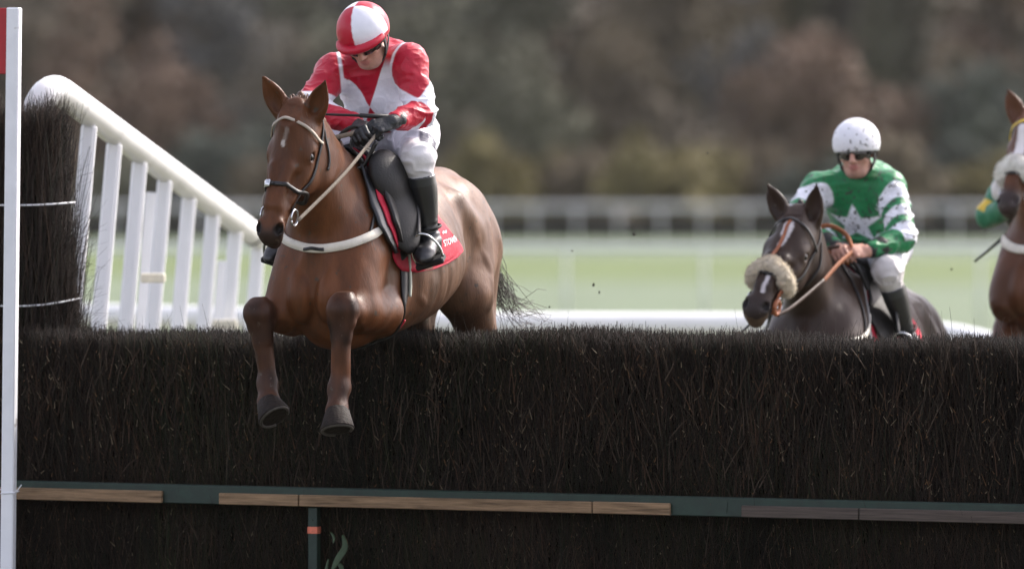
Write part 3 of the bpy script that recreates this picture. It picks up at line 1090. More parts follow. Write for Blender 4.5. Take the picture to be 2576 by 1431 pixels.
M_fleece_w = mat("white_sheepskin", (0.9, 0.87, 0.80), rough=0.95, sheen=0.4, var=0.15, vscale=40, bump=1.0, bscale=160)
M_orange_l = mat("orange_leather", (0.30, 0.095, 0.035), rough=0.5, var=0.2, vscale=40, bump=0.1, bscale=150)
M_orange_r = mat("orange_rubber", (0.30, 0.105, 0.042), rough=0.7, var=0.2, vscale=40, bump=0.3, bscale=200)
M_yellow = mat("yellow_webbing", (0.62, 0.45, 0.06), rough=0.6)
M_hair = mat("dark_hair", (0.018, 0.013, 0.010), rough=0.5, var=0.3, vscale=30)
M_tail = mat("tail_hair", (0.030, 0.017, 0.011), rough=0.5, var=0.3, vscale=30)
M_hair_c = mat("chestnut_hair", (0.105, 0.045, 0.022), rough=0.5, var=0.3, vscale=30)

class Head:
    def __init__(s, poll, muz, yawl=0.0, roll=0.0):
        s.O = np.asarray(poll, float)
        s.A = unit(np.asarray(muz, float) - s.O)
        g = arr(1, yawl, 0.0)
        s.G = unit(g - s.A * (g @ s.A))
        s.S = np.cross(s.G, s.A)
        if roll:
            c, q = math.cos(roll), math.sin(roll)
            s.G, s.S = c * s.G + q * s.S, c * s.S - q * s.G
        s.k = np.linalg.norm(np.asarray(muz, float) - s.O) / 0.60

    def __call__(s, a, y, g):
        return s.O + s.k * (s.A * a + s.S * y + s.G * g)

def horse(fr, P, h=0.0085, base=(0, 0, -1.12), name="racehorse", material=None, fine=True):
    head = Head(P["poll"], P["muz"], P.get("hyaw", 0), P.get("hroll", 0))
    H = head
    K = head.k
    S = SDF(P.get("lo", (-1.75, -0.46, -1.35)), P.get("hi", (1.22, 0.46, 0.66)), h)
    # trunk
    S.loft((0, 0, 0), (1, 0, 0), (0, 0, 1), [
        (-1.19, -0.27, 0, 0.06, 0.12, 0), (-1.06, -0.255, 0, 0.150, 0.22, -0.30), (-0.86, -0.250, 0, 0.190, 0.25, -0.38),
        (-0.66, -0.28, 0, 0.238, 0.275, -0.30), (-0.45, -0.335, 0, 0.283, 0.315, -0.16), (-0.2, -0.365, 0, 0.285, 0.338, -0.16),
        (0.0, -0.37, 0, 0.245, 0.362, -0.28), (0.15, -0.40, 0, 0.200, 0.345, -0.30), (0.30, -0.43, 0, 0.155, 0.295, -0.2),
        (0.42, -0.44, 0, 0.122, 0.215, -0.1), (0.49, -0.44, 0, 0.07, 0.10, 0)], k=0.04, e=2.15)
    # haunches
    hind = P["hind"]
    for sg, J in ((1, hind[0]), (-1, hind[1])):
        hip, stf, hock, fet, hf = (arr(*q) for q in J)
        hip[1] *= 0.62
        stf[1] *= 0.86
        S.ell((-0.90, sg * 0.102, -0.31), (0.24, 0.122, 0.25), k=0.06)
        S.ell((-0.655, sg * 0.34, -0.40), (0.075, 0.11, 0.20), k=0.09, op="c")
        S.ell((-1.08, sg * 0.095, -0.37), (0.13, 0.100, 0.20), k=0.05)
        S.cone(hip + arr(-0.02, 0, -0.04), stf, 0.155, 0.112, k=0.06)
        S.cone(arr(-1.06, sg * 0.105, -0.38), stf * 0.35 + hock * 0.65, 0.105, 0.060, k=0.07)
        S.cone(stf, hock, 0.112, 0.050, k=0.05)
        S.ell(hock, (0.052, 0.042, 0.062), k=0.03)
        S.cone(hock, fet, 0.040, 0.033, k=0.03)
        S.ell(fet, (0.047, 0.041, 0.047), k=0.02)
        S.cone(fet, hf, 0.036, 0.043, k=0.02)
    for sg in (1, -1):
        S.cone((-0.62, sg * 0.185, -0.15), (-0.78, sg * 0.20, -0.26), 0.035, 0.03, k=0.09)
        S.cone((-0.98, sg * 0.245, -0.16), (-0.90, sg * 0.335, -0.52), 0.030, 0.04, k=0.05, op='c')     # groove behind the thigh muscle
        S.cone((-0.80, sg * 0.30, -0.16), (-0.72, sg * 0.345, -0.44), 0.03, 0.035, k=0.06, op='c')
    S.ell((-0.2, 0, -0.045), (0.45, 0.07, 0.035), k=0.05)
    # shoulders and breast
    for sg in (1, -1):
        S.loft((0.10, sg * 0.104, -0.08), (0.36, sg * 0.05, -0.56), (1, 0, 0.4), [(0, 0, 0, .05, .06), (.2, 0, 0, .095, .13), (.42, 0, 0, .10, .14), (.6, 0, 0, .085, .10), (.68, 0, 0, .05, .06)], k=0.06)
        S.ell((0.36, sg * 0.096, -0.47), (0.12, 0.082, 0.13), k=0.045)
        S.ell((0.455, sg * 0.064, -0.53), (0.080, 0.062, 0.115), k=0.018)
        S.ell((0.08, sg * 0.148, -0.46), (0.13, 0.060, 0.17), k=0.05)    # triceps
        S.cone((0.04, sg * 0.185, -0.14), (0.31, sg * 0.165, -0.44), 0.022, 0.03, k=0.035, op='c')        # along the shoulder blade
        S.cone((0.02, sg * 0.285, -0.30), (0.02, sg * 0.285, -0.58), 0.03, 0.03, k=0.05, op='c')          # behind the shoulder
    S.ell((0.22, 0, -0.66), (0.20, 0.11, 0.09), k=0.06)
    # forelegs
    hoofs = []
    for J in P["fore"]:
        el, kn, fe, h0, h1 = (arr(*q) for q in J)
        dk = unit(kn - el)
        el = el * arr(1, 0.88, 1)
        S.cone(el - dk * 0.03, el + (kn - el) * 0.45, 0.094, 0.076, k=0.035)
        S.cone(el + (kn - el) * 0.3, kn, 0.082, 0.052, k=0.04)
        S.ell(el + dk * 0.07 + arr(0, 0, 0.045), (0.13, 0.055, 0.055), k=0.02)
        S.ell(el - dk * 0.10 + arr(0, 0, -0.055), (0.045, 0.04, 0.045), k=0.03)
        dc = unit(fe - kn)
        fw = unit(np.cross(np.cross(dk, dc), dc))
        fw = fw if fw @ dk > 0 else -fw
        sdv = np.cross(dc, fw)
        S.loft(kn, dc, fw, [(-.075, -.01, 0, .034, .03), (-.045, 0, 0, .056, .048), (-.01, .004, 0, .064, .054), (.04, 0, 0, .056, .046), (.085, -.004, 0, .044, .038), (.12, -.006, 0, .038, .034)], k=0.022, e=2.7)
        S.ell(kn + dc * 0.05 + sdv * 0.045, (0.022, 0.014, 0.02), np.stack((dc, sdv, fw)), k=0.015)
        S.ell(kn + dc * 0.05 - sdv * 0.045, (0.022, 0.014, 0.02), np.stack((dc, sdv, fw)), k=0.015)
        S.ell(kn - fw * 0.045 + dc * 0.01, (0.03, 0.026, 0.03), np.stack((dc, sdv, fw)), k=0.03)
        S.cone(kn + dc * 0.05, fe, 0.040, 0.034, k=0.02)
        S.cone(kn + dc * 0.10 + sdv * 0.022 - fw * 0.015, fe + sdv * 0.026 - fw * 0.012, 0.016, 0.016, k=0.012)
        S.cone(kn + dc * 0.10 - sdv * 0.022 - fw * 0.015, fe - sdv * 0.026 - fw * 0.012, 0.016, 0.016, k=0.012)
        S.cone(kn - fw * 0.03 + dc * 0.05, fe - fw * 0.018, 0.020, 0.020, k=0.02)          # tendon
        S.ell(fe, (0.050, 0.044, 0.046), np.stack((dc, sdv, fw)), k=0.02)
        S.ell(fe - fw * 0.028, (0.03, 0.034, 0.026), np.stack((dc, sdv, fw)), k=0.015)
        S.cone(fe, h0, 0.036, 0.042, k=0.02)
        S.ell(h0, (0.044, 0.044, 0.042), np.stack((dc, sdv, fw)), k=0.02)
        hoofs.append((h0, h1, fw))
    # neck
    nb, poll = arr(*P.get("nb", (0.12, 0, -0.26))), head.O
    na = unit(poll - nb)
    L = np.linalg.norm(poll - nb)
    nf = arr(0.7, 0, -0.7)
    nw = P.get("neckw", 1.0)
    S.loft(nb, na, nf, [(-0.12, 0.02, 0, .18 * nw, .34 * nw, 0), (0.12 * L / .65, 0.025, 0, .152 * nw, .275 * nw, 0.22), (0.32 * L / .65, 0.02, 0, .112 * nw, .205 * nw, 0.22),
                        (0.5 * L / .65, 0.012, 0, .086, .160, 0.1), (L, 0.02, 0, .074, .125, 0), (L + .05, 0.02, 0, .05, .08, 0)], k=0.06, e=2.1)
    # head
    S.loft(H.O, H.A, H.G, [tuple(K * q for q in r[:5]) + (r[5],) for r in [
        (-0.05, -0.055, 0, .060, .055, 0), (0.02, -0.062, 0, .088, .088, 0), (0.09, -0.082, 0, .100, .112, -0.05), (0.17, -0.098, 0, .104, .128, 0.08), (0.25, -0.108, 0, .093, .130, 0.10),
        (0.33, -0.092, 0, .074, .102, 0.08), (0.42, -0.075, 0, .061, .076, 0.05), (0.50, -0.068, 0, .058, .064, 0.0), (0.565, -0.068, 0, .061, .058, 0.0), (0.615, -0.075, 0, .054, .046, 0), (0.635, -0.08, 0, .035, .028, 0)]],
        k=0.03, e=2.3)
    for sg in (1, -1):
        S.ell(H(0.155, sg * 0.086, -0.052), K * arr(.050, .030, .034), np.stack((H.A, H.S, H.G)), k=0.03)     # brow
        S.ell(H(0.235, sg * 0.072, -0.148), K * arr(.092, .040, .086), np.stack((H.A, H.S, H.G)), k=0.03)    # cheek
        S.cone(H(0.21, sg * 0.098, -0.082), H(0.40, sg * 0.062, -0.070), 0.016, 0.010, k=0.02)
        S.cone(H(0.27, sg * 0.040, 0.004), H(0.46, sg * 0.022, -0.006), 0.016, 0.014, k=0.03)                  # nasal bone
        S.ell(H(0.345, sg * 0.072, -0.035), K * arr(.06, .014, .022), np.stack((H.A, H.S, H.G)), k=0.03, op='c')
        S.ell(H(0.180, sg * 0.096, -0.058), K * arr(.036, .026, .030), np.stack((H.A, H.S, H.G)), k=0.012)
        S.ell(H(0.180, sg * 0.118, -0.056), K * arr(.022, .016, .015), np.stack((H.A, H.S, H.G)), k=0.006, op='c')

        S.ell(H(0.560, sg * 0.046, -0.040), K * arr(.042, .026, .030), np.stack((H.A, H.S, H.G)), k=0.018)     # nostril wing
        ra, rs, rg = H.A, unit(H.S + sg * 0.5 * H.G), None
        rg = np.cross(ra, rs)
        S.ell(H(0.572, sg * 0.052, -0.026), K * arr(.029, .015, .022), np.stack((unit(H.A - sg * 0.35 * H.S), unit(H.S * 1.0 + sg * 0.25 * H.A), H.G)), k=0.008, op='c')
        S.cone(H(0.625, sg * 0.010, -0.100), H(0.535, sg * 0.062, -0.108), 0.006, 0.005, k=0.008, op='c')     # mouth line
    S.ell(H(0.605, 0, -0.122), K * arr(.032, .040, .024), np.stack((H.A, H.S, H.G)), k=0.015)                  # lower lip
    S.ell(H(0.565, 0, -0.132), K * arr(.035, .036, .022), np.stack((H.A, H.S, H.G)), k=0.02)
    # ears
    for sg, tip in ((1, P["earL"]), (-1, P["earR"])):
        b = H(-0.005, sg * 0.068, -0.045)
        tip = arr(*tip)
        e = tip - b
        Le = np.linalg.norm(e)
        o = arr(1.0, sg * P.get("earout", 0.25), 0.0)
        S.loft(b, e, o, [(-.02, -.01, 0, .034, .032), (.18 * Le, -.004, 0, .045, .030), (.42 * Le, 0, 0, .048, .026), (.68 * Le, 0.004, 0, .036, .019), (.88 * Le, 0.008, 0, .015, .010), (Le, 0.012, 0, .004, .004)], k=0.015, e=2)
        S.loft(b + unit(o) * 0.020, e, o, [(.16 * Le, 0, 0, .016, .016), (.4 * Le, 0, 0, .031, .021), (.68 * Le, 0, 0, .021, .016), (.88 * Le, 0, 0, .007, .008)], k=0.008, op='c')
    V, F = S.mesh()
    V = smooth(V, F, 1, 0.35)
    N = normals(V, F)
    # soft muscle and vein relief
    am = sstep(-0.62, -0.2, V[:, 2]) * 0 + 1
    V = V + N * ((vnoise(V * arr(9, 9, 7), 3) * 0.0045 + vnoise(V * arr(24, 24, 16), 5) * 0.0020) * am)[:, None]
    rib = sstep(-0.62, -0.5, V[:, 0]) * (1 - sstep(-0.12, -0.02, V[:, 0])) * sstep(-0.66, -0.5, V[:, 2]) * (1 - sstep(-0.30, -0.16, V[:, 2]))
    V = V + N * (rib * 0.0026 * vnoise(np.stack((V[:, 0] * 30 - V[:, 2] * 8, V[:, 1] * 3, V[:, 2] * 4), 1), 12))[:, None]
    N = normals(V, F)
    ven = np.zeros(len(V))
    for sg in (1, -1):
        for line, wv, av in ((((.30, .19, -.30), (.34, .17, -.42), (.33, .18, -.55)), .009, .0040), (((.05, .28, -.50), (-.15, .29, -.60), (-.35, .26, -.62)), .009, .0045), (((.38, .19, -.53), (.45, .20, -.60), (.55, .2, -.58)), .008, .0035),
                         (((.18, .22, -.30), (.24, .21, -.42), (.20, .22, -.52)), .010, .0035), (((-.75, .27, -.3), (-.85, .28, -.45), (-.83, .27, -.6)), .010, .0035)):
            for a_, b_ in zip(line[:-1], line[1:]):
                d_, _t = segd(V + 0.012 * np.stack([vnoise(V * 12, 31)] * 3, 1), arr(a_[0], sg * a_[1], a_[2]), arr(b_[0], sg * b_[1], b_[2]))
                # veins show where the line lies near the skin
                ven = np.maximum(ven, av * np.exp(-(np.maximum(d_ - 0.02, 0) / wv) ** 2) * (d_ < 0.06) * (np.abs(np.sin(0)) + 1) * np.exp(-(d_ / 0.022) ** 2))
        for line in (((.22, .085, -.075), (.30, .075, -.055), (.40, .058, -.045)), ((.26, .08, -.12), (.36, .068, -.075), (.45, .055, -.06))):
            for a_, b_ in zip(line[:-1], line[1:]):
                d_, _t = segd(V, H(a_[0], sg * a_[1], a_[2]), H(b_[0], sg * b_[1], b_[2]))
                ven = np.maximum(ven, 0.003 * np.exp(-(d_ / 0.009) ** 2))
    V = V + N * (1.5 * ven)[:, None]
    C = P["coat"](V, N, head)
    root = fr.root(name, base)
    b = np.asarray(base, float)
    body = mk("body", V - b, F, material, root, col=C)
    su = Surf(V, F)
    # eyes
    for sg in (1, -1):
        c = H(0.180, sg * 0.090, -0.058)
        a = np.linspace(0, np.pi, 9)
        Q = np.stack([c + H.S * sg * 0.027 * K * math.cos(t) for t in a])
        V2, F2 = tube(Q, np.maximum(0.027 * K * np.sin(a), 0.0005), 14)
        mk("eye", V2 - b, F2, M_eye, root)
    # hooves
    for h0, h1, fw in hoofs:
        ax = unit(h1 - h0)
        Q = [h0 - ax * 0.012, h0, h0 + (h1 - h0) * 0.5, h1 - ax * 0.004, h1, h1 + ax * 0.001]
        V2, F2 = tube(Q, [0.038, 0.049, 0.060, 0.071, 0.070, 0.054], 22)
        fo = unit(fw - ax * (fw @ ax))
        tt_ = np.clip((V2 - h0) @ ax / np.linalg.norm(h1 - h0), 0, 1)
        V2 = V2 + ax * (0.30 * ((V2 - h0) @ fo) * tt_)[:, None]
        V2 = V2 + vnoise(V2 * 60, 2)[:, None] * 0.0015
        ho = mk("hoof", V2 - b, F2, M_hoof, root)
        a_ = np.linspace(R(35), R(325), 30)
        sx = unit(-fw - ax * (-fw @ ax)); sy = np.cross(ax, sx)
        Q2 = h1 + ax * 0.002 + 0.061 * (np.cos(a_)[:, None] * sx + np.sin(a_)[:, None] * sy)
        Q2 = Q2 + ax * (0.30 * ((Q2 - h0) @ fo))[:, None]
        V2, F2 = tube(Q2, 0.0065, 6)
        mk("shoe", V2 - b, F2, M_shoe, ho)
    for J in hind:
        h0, h1 = arr(*J[3]) * 0.2 + arr(*J[4]) * 0.8, arr(*J[4])
        ax = unit(h1 - arr(*J[3]))
        V2, F2 = tube([h1 - ax * 0.03, h1 + ax * 0.02, h1 + ax * 0.055, h1 + ax * 0.056], [0.043, 0.055, 0.063, 0.045], 18)
        mk("hoof", V2 - b, F2, M_hoof, root)
    return dict(root=root, base=b, surf=su, head=head, fr=fr, poll=poll, V=V, F=F, C=C)

def coat_hair(hs, C, n, m, seed=3):
    """short hairs that lie along the coat"""
    r2 = np.random.default_rng(seed)
    V, F = hs["V"], hs["F"]
    N = normals(V, F)
    H = hs["head"]
    i = r2.integers(0, len(F), n)
    w_ = r2.dirichlet((1, 1, 1, 1), n)
    P = (V[F[i]] * w_[:, :, None]).sum(1)
    Nn = N[F[i, 0]]
    flow = np.tile(arr(-0.55, 0.0, -0.85), (n, 1))
    d = (P - H.O)
    onh = (np.linalg.norm(d - (d @ H.A)[:, None] * H.A, axis=1) < 0.2) & (d @ H.A > -0.02)
    flow[onh] = H.A
    flow = flow + 0.35 * np.stack([vnoise(P * 5, 60 + q) for q in range(3)], 1) + r2.normal(0, 0.16, (n, 3))
    T = flow - Nn * (flow * Nn).sum(1)[:, None]
    T /= np.linalg.norm(T, axis=1)[:, None] + 1e-9
    L = r2.uniform(0.005, 0.011, n)
    D = T + Nn * r2.uniform(0.04, 0.13, n)[:, None]
    Cc = C[F[i, 0]] * r2.uniform(0.75, 1.3, n)[:, None]
    Vt, Ft, Ct = twigs(P - Nn * 0.0005, D, L, r2.uniform(0.00035, 0.0006, n), Cc, -Nn * (L * 0.08)[:, None], 2)
    o = mk("coat_hair", Vt - hs["base"], Ft, m, hs["root"], col=Ct, smooth=False)
    o["kind"] = "stuff"

def strap(hs, name, pts, wd, th, m, parent=None, n=40, off=0.001, it=2, label=None, proj=True, closed=False):
    Q = resample(pts, n)
    if proj:
        Q, Nn = hs["surf"].near(Q, off + 0.002)
        Q = smooth_rows(Q, it)
        Nn = smooth_rows(Nn, it)
        Nn /= np.linalg.norm(Nn, axis=1)[:, None]
    else:
        T = np.gradient(Q, axis=0)
        Nn = np.cross(T, arr(0.3, 0.2, 1))
        Nn /= np.linalg.norm(Nn, axis=1)[:, None]
    V, F = ribbon(Q, Nn, wd, th)
    return mk(name, V - hs["base"], F, m, parent or hs["root"], label=label)

def torus(c, n, r, t, k=20):
    n = unit(n)
    a = unit(np.cross(n, arr(0.3, 0.5, 0.8)))
    b = np.cross(n, a)
    th = np.linspace(0, 2 * np.pi, k + 1)
    return tube(np.asarray(c) + r * (np.cos(th)[:, None] * a + np.sin(th)[:, None] * b), t, 8)

def loop_pts(H, s, ya, ga, gc, ph0, ph1, ds=0.0, n=15):
    return [H(s + ds * abs(math.sin(p)), ya * math.sin(p), gc + ga * math.cos(p)) for p in np.linspace(ph0, ph1, n)]

def bridle(hs, m, m_brow, m_nose=None, nose_s=0.365):
    H = hs["head"]
    root = empty("bridle"); root.parent = hs["root"]
    b = hs["base"]
    strap(hs, "browband", loop_pts(H, 0.055, 0.15, 0.10, -0.07, R(-112), R(112), 0.03), 0.013, 0.005, m_brow, root, off=0.006, n=60, it=5)
    for sg in (1, -1):
        strap(hs, "cheekpiece", [H(-0.035, sg * 0.03, -0.10), H(0.0, sg * 0.09, -0.10), H(0.085, sg * 0.115, -0.105), H(0.22, sg * 0.13, -0.115), H(0.36, sg * 0.11, -0.10), H(0.46, sg * 0.08, -0.10)], 0.015, 0.005, m, root)
        V, F = torus(H(0.475, sg * 0.079, -0.105), H.S + 0.25 * H.G * 0, 0.033, 0.0045)
        mk("bit_ring", V - b, F, M_steel, root)
        strap(hs, "throatlash", [H(0.0, sg * 0.10, -0.13), H(0.09, sg * 0.10, -0.20), H(0.15, sg * 0.075, -0.232), H(0.165, sg * 0.02, -0.245)], 0.012, 0.004, m, root)
    strap(hs, "noseband", loop_pts(H, nose_s, 0.13, 0.16, -0.09, 0, R(360), 0.0, 25), 0.018, 0.006, m_nose or m, root, n=60)
    return root

def shell(hs, name, rows, c, off, th, m, parent=None, nf=26, wave=None, seed=1):
    """cloth over the back: rows of (angle from the top in degrees, x at the front edge, x at the back edge)"""
    A = np.array(rows, float)
    nr = 44
    ang = np.linspace(A[0, 0], A[-1, 0], nr)
    f0, f1 = np.interp(ang, A[:, 0], A[:, 1]), np.interp(ang, A[:, 0], A[:, 2])
    P = np.zeros((nr, nf, 3)); Nn = np.zeros((nr, nf, 3))
    for i, a in enumerate(ang):
        for j, u in enumerate(np.linspace(0, 1, nf)):
            x = f0[i] + (f1[i] - f0[i]) * u
            d = arr(0, math.sin(R(a)), math.cos(R(a)))
            q, n = hs["surf"].ray(arr(x, 0, c) + d * 0.75, -d)
            if q is None:
                q, n = arr(x, 0, c) + d * 0.3, d
            P[i, j], Nn[i, j] = q, d * 0.4 + n * 0.6
    for _ in range(3):
        P[1:-1, 1:-1] = 0.5 * P[1:-1, 1:-1] + 0.125 * (P[:-2, 1:-1] + P[2:, 1:-1] + P[1:-1, :-2] + P[1:-1, 2:])
    P = P + Nn * off
    if wave:
        P = P + Nn * (wave * vnoise(P.reshape(-1, 3) * arr(9, 9, 9), seed).reshape(nr, nf))[..., None]
    top = P + Nn * th
    V = np.concatenate((top.reshape(-1, 3), P.reshape(-1, 3)))
    o = nr * nf
    i = np.arange(nr - 1)[:, None] * nf
    j = np.arange(nf - 1)[None]
    Fa = np.stack((i + j, i + nf + j, i + nf + j + 1, i + j + 1), -1).reshape(-1, 4)
    Fb = Fa[:, ::-1] + o
    e = []
    ring = [(0, q) for q in range(nf)] + [(q, nf - 1) for q in range(1, nr)] + [(nr - 1, q) for q in range(nf - 2, -1, -1)] + [(q, 0) for q in range(nr - 2, 0, -1)]
    ids = [a * nf + b_ for a, b_ in ring]
    for q in range(len(ids)):
        a, b_ = ids[q], ids[(q + 1) % len(ids)]
        e.append((a, b_, b_ + o, a + o))
    ob = mk(name, V - hs["base"], np.vstack((Fa, Fb, np.array(e))), m, parent or hs["root"])
    return ob, top

def lettering(text, size, origin, ux, uy, hs, m, parent, surf=None, off=0.004):
    cu = bpy.data.curves.new("lettering", 'FONT')
    cu.body = text
    cu.size = size
    cu.offset = size * 0.02
    cu.extrude = 0.0
    tmp = bpy.data.objects.new("tmp", cu)
    COL.objects.link(tmp)
    bpy.context.view_layer.update()
    me = bpy.data.meshes.new_from_object(tmp.evaluated_get(bpy.context.evaluated_depsgraph_get()))
    bpy.data.objects.remove(tmp)
    co = np.array([v.co[:] for v in me.vertices])
    W = origin + co[:, :1] * ux + co[:, 1:2] * uy
    if surf is not None:
        W, _ = surf.near(W, off)
    for v, c in zip(me.vertices, W - hs["base"]):
        v.co = c
    me.materials.clear()
    me.materials.append(m)
    ob = bpy.data.objects.new("lettering", me)
    COL.objects.link(ob)
    ob.parent = parent
    return ob

def mix3(a, b, t):
    return a * (1 - t)[:, None] + b * t[:, None]

def coat_chestnut(V, N, H):
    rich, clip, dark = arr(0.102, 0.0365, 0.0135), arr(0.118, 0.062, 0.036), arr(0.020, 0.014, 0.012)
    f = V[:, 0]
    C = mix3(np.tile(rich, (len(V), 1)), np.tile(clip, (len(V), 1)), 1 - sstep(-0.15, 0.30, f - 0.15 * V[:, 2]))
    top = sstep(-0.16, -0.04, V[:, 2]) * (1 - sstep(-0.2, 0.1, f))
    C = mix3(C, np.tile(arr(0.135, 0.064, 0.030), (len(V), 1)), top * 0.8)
    legs = sstep(-0.62, -0.75, V[:, 2]) * 0.6
    C = mix3(C, np.tile(arr(0.105, 0.046, 0.028), (len(V), 1)), np.clip(-legs, 0, 1))
    d = (V - H.O) / H.k
    s, y, g = d @ H.A, d @ H.S, d @ H.G
    hm = (np.abs(y) < 0.16) & (g > -0.3) & (g < 0.06)
    mz = np.where(hm, sstep(0.545, 0.60, s + 0.25 * np.clip(-g - 0.06, -0.1, .1)), 0) * (s < 0.7)
    C = mix3(C, np.tile(dark, (len(V), 1)), mz * 0.85)
    nos = np.minimum(np.linalg.norm(np.stack((s - 0.575, y - 0.052, g + 0.03), 1), axis=1), np.linalg.norm(np.stack((s - 0.575, y + 0.052, g + 0.03), 1), axis=1))
    C = mix3(C, np.tile(dark * 0.6, (len(V), 1)), 1 - sstep(0.022, 0.040, nos))
    eyed = np.minimum(np.linalg.norm(np.stack((s - 0.18, y - 0.092, g + 0.058), 1), axis=1), np.linalg.norm(np.stack((s - 0.18, y + 0.092, g + 0.058), 1), axis=1))
    C = mix3(C, np.tile(dark, (len(V), 1)), (1 - sstep(0.024, 0.040, eyed)) * 0.8)
    g0 = np.zeros(len(V))
    a, _ = segd(np.stack((s, y, g0), 1), (0.105, 0.012, 0), (0.165, -0.004, 0))
    st = (1 - sstep(0.006, 0.014, a + 0.004 * vnoise(V * 90, 2)))
    b_, _ = segd(np.stack((s, y, g0), 1), (0.160, -0.004, 0), (0.170, -0.002, 0))
    st = np.maximum(st * 0.28, 1 - sstep(0.007, 0.014, b_ + 0.004 * vnoise(V * 90, 2)))
    C = mix3(C, np.tile(arr(0.62, 0.56, 0.52), (len(V), 1)), np.where(g > -0.05, st, 0))
    # darker, muddier knees
    for J in P1["fore"]:
        a, _ = segd(V, arr(*J[1]), arr(*J[1]) * 0.8 + arr(*J[2]) * 0.2)
        C = mix3(C, np.tile(arr(0.042, 0.021, 0.016), (len(V), 1)), (1 - sstep(0.05, 0.11, a)) * 0.7)
        a, _ = segd(V, arr(*J[1]), arr(*J[2]))
        C = C * (1 + (1 - sstep(0.06, 0.10, a)) * (0.5 * vnoise(V * arr(30, 30, 14), 41) - 0.30))[:, None]
        a, _ = segd(V, arr(*J[2]), arr(*J[3]))
        C = mix3(C, np.tile(arr(0.024, 0.014, 0.011), (len(V), 1)), (1 - sstep(0.04, 0.08, a)) * 0.6)
    return C * (1 + 0.16 * vnoise(V * 6, 8) + 0.16 * vnoise(V * arr(3, 3, 2), 18))[:, None]

def coat_bay(V, N, H):
    C = np.tile(arr(0.036, 0.0205, 0.0140), (len(V), 1))
    f = V[:, 0]
    C = mix3(C, np.tile(arr(0.080, 0.064, 0.056), (len(V), 1)), (1 - sstep(-0.35, 0.1, f)) * 1.0)
    d = (V - H.O) / H.k
    s, y, g = d @ H.A, d @ H.S, d @ H.G
    q = np.stack((s, y, g * 0 + 0.02), 1)
    front = g > -0.05
    a, _ = segd(q, (0.085, 0.0, 0.02), (0.13, -0.005, 0.02))
    b_, _ = segd(q, (0.10, 0.015, 0.02), (0.20, -0.005, 0.02))
    st = np.maximum(1 - sstep(0.020, 0.028, a), 1 - sstep(0.011, 0.018, b_))
    c_, _ = segd(q, (0.37, 0.008, 0.02), (0.50, 0.012, 0.02))
    st = np.maximum(st, 1 - sstep(0.007, 0.013, c_))
    C = mix3(C, np.tile(arr(0.6, 0.56, 0.56), (len(V), 1)), np.where(front, st, 0))
    mz = np.where((np.abs(y) < .16) & (g > -.3), sstep(0.48, 0.6, s), 0) * (s < 0.7)
    C = mix3(C, np.tile(arr(0.030, 0.024, 0.022), (len(V), 1)), mz * 0.6)
    lip = np.where(g < -0.06, sstep(0.55, 0.60, s) * (s < 0.7) * (np.abs(y) < 0.08), 0)
    C = mix3(C, np.tile(arr(0.15, 0.095, 0.06), (len(V), 1)), lip * 0.6)
    nos = np.minimum(np.linalg.norm(np.stack((s - 0.575, y - 0.052, g + 0.03), 1), axis=1), np.linalg.norm(np.stack((s - 0.575, y + 0.052, g + 0.03), 1), axis=1))
    C = mix3(C, np.tile(arr(0.012, .009, .008), (len(V), 1)), 1 - sstep(0.020, 0.032, nos))
    return C * (1 + 0.15 * vnoise(V * 6, 8))[:, None]

def coat_brown(V, N, H):
    C = np.tile(arr(0.095, 0.036, 0.016), (len(V), 1))
    d = (V - H.O) / H.k
    s, y, g = d @ H.A, d @ H.S, d @ H.G
    q = np.stack((s, y, g * 0 + 0.02), 1)
    a, _ = segd(q, (0.10, 0.0, 0.02), (0.30, 0.0, 0.02))
    C = mix3(C, np.tile(arr(0.66, 0.62, 0.62), (len(V), 1)), np.where(g > -0.06, 1 - sstep(0.026, 0.036, a), 0))
    mz = np.where((np.abs(y) < .16) & (g > -.3), sstep(0.46, 0.54, s), 0) * (s < 0.7)
    C = mix3(C, np.tile(arr(0.030, 0.024, 0.024), (len(V), 1)), mz * 0.9)
    return C * (1 + 0.15 * vnoise(V * 6, 8))[:, None]

# ---- the leading chestnut, in the air over the fence
P1 = dict(poll=(0.655, -0.012, 0.205), muz=(0.875, -0.052, -0.265), hyaw=-0.02, earR=(0.665, -0.150, 0.375), earL=(0.675, 0.135, 0.355), earout=0.1,
          fore=[[(0.19, 0.185, -0.60), (0.60, 0.175, -0.590), (0.605, 0.160, -0.905), (0.655, 0.175, -1.000), (0.702, 0.192, -1.072)],
                [(0.19, -0.195, -0.61), (0.58, -0.205, -0.610), (0.575, -0.172, -0.890), (0.610, -0.150, -0.970), (0.655, -0.105, -1.025)]],
          hind=[[(-0.93, 0.165, -0.28), (-0.80, 0.185, -0.54), (-1.10, 0.16, -0.86), (-1.42, 0.15, -1.02), (-1.52, 0.15, -1.10)],
                [(-0.93, -0.165, -0.28), (-0.84, -0.185, -0.54), (-1.14, -0.16, -0.84), (-1.46, -0.15, -0.98), (-1.56, -0.15, -1.06)]],
          coat=coat_chestnut)
F1 = Frame((-0.64, -0.13, 2.055), YAW)
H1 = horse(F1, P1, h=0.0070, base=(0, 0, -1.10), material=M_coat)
tag(H1["root"], "chestnut racehorse leaping the brush fence, white star on its forehead and red saddlecloth", "horse")

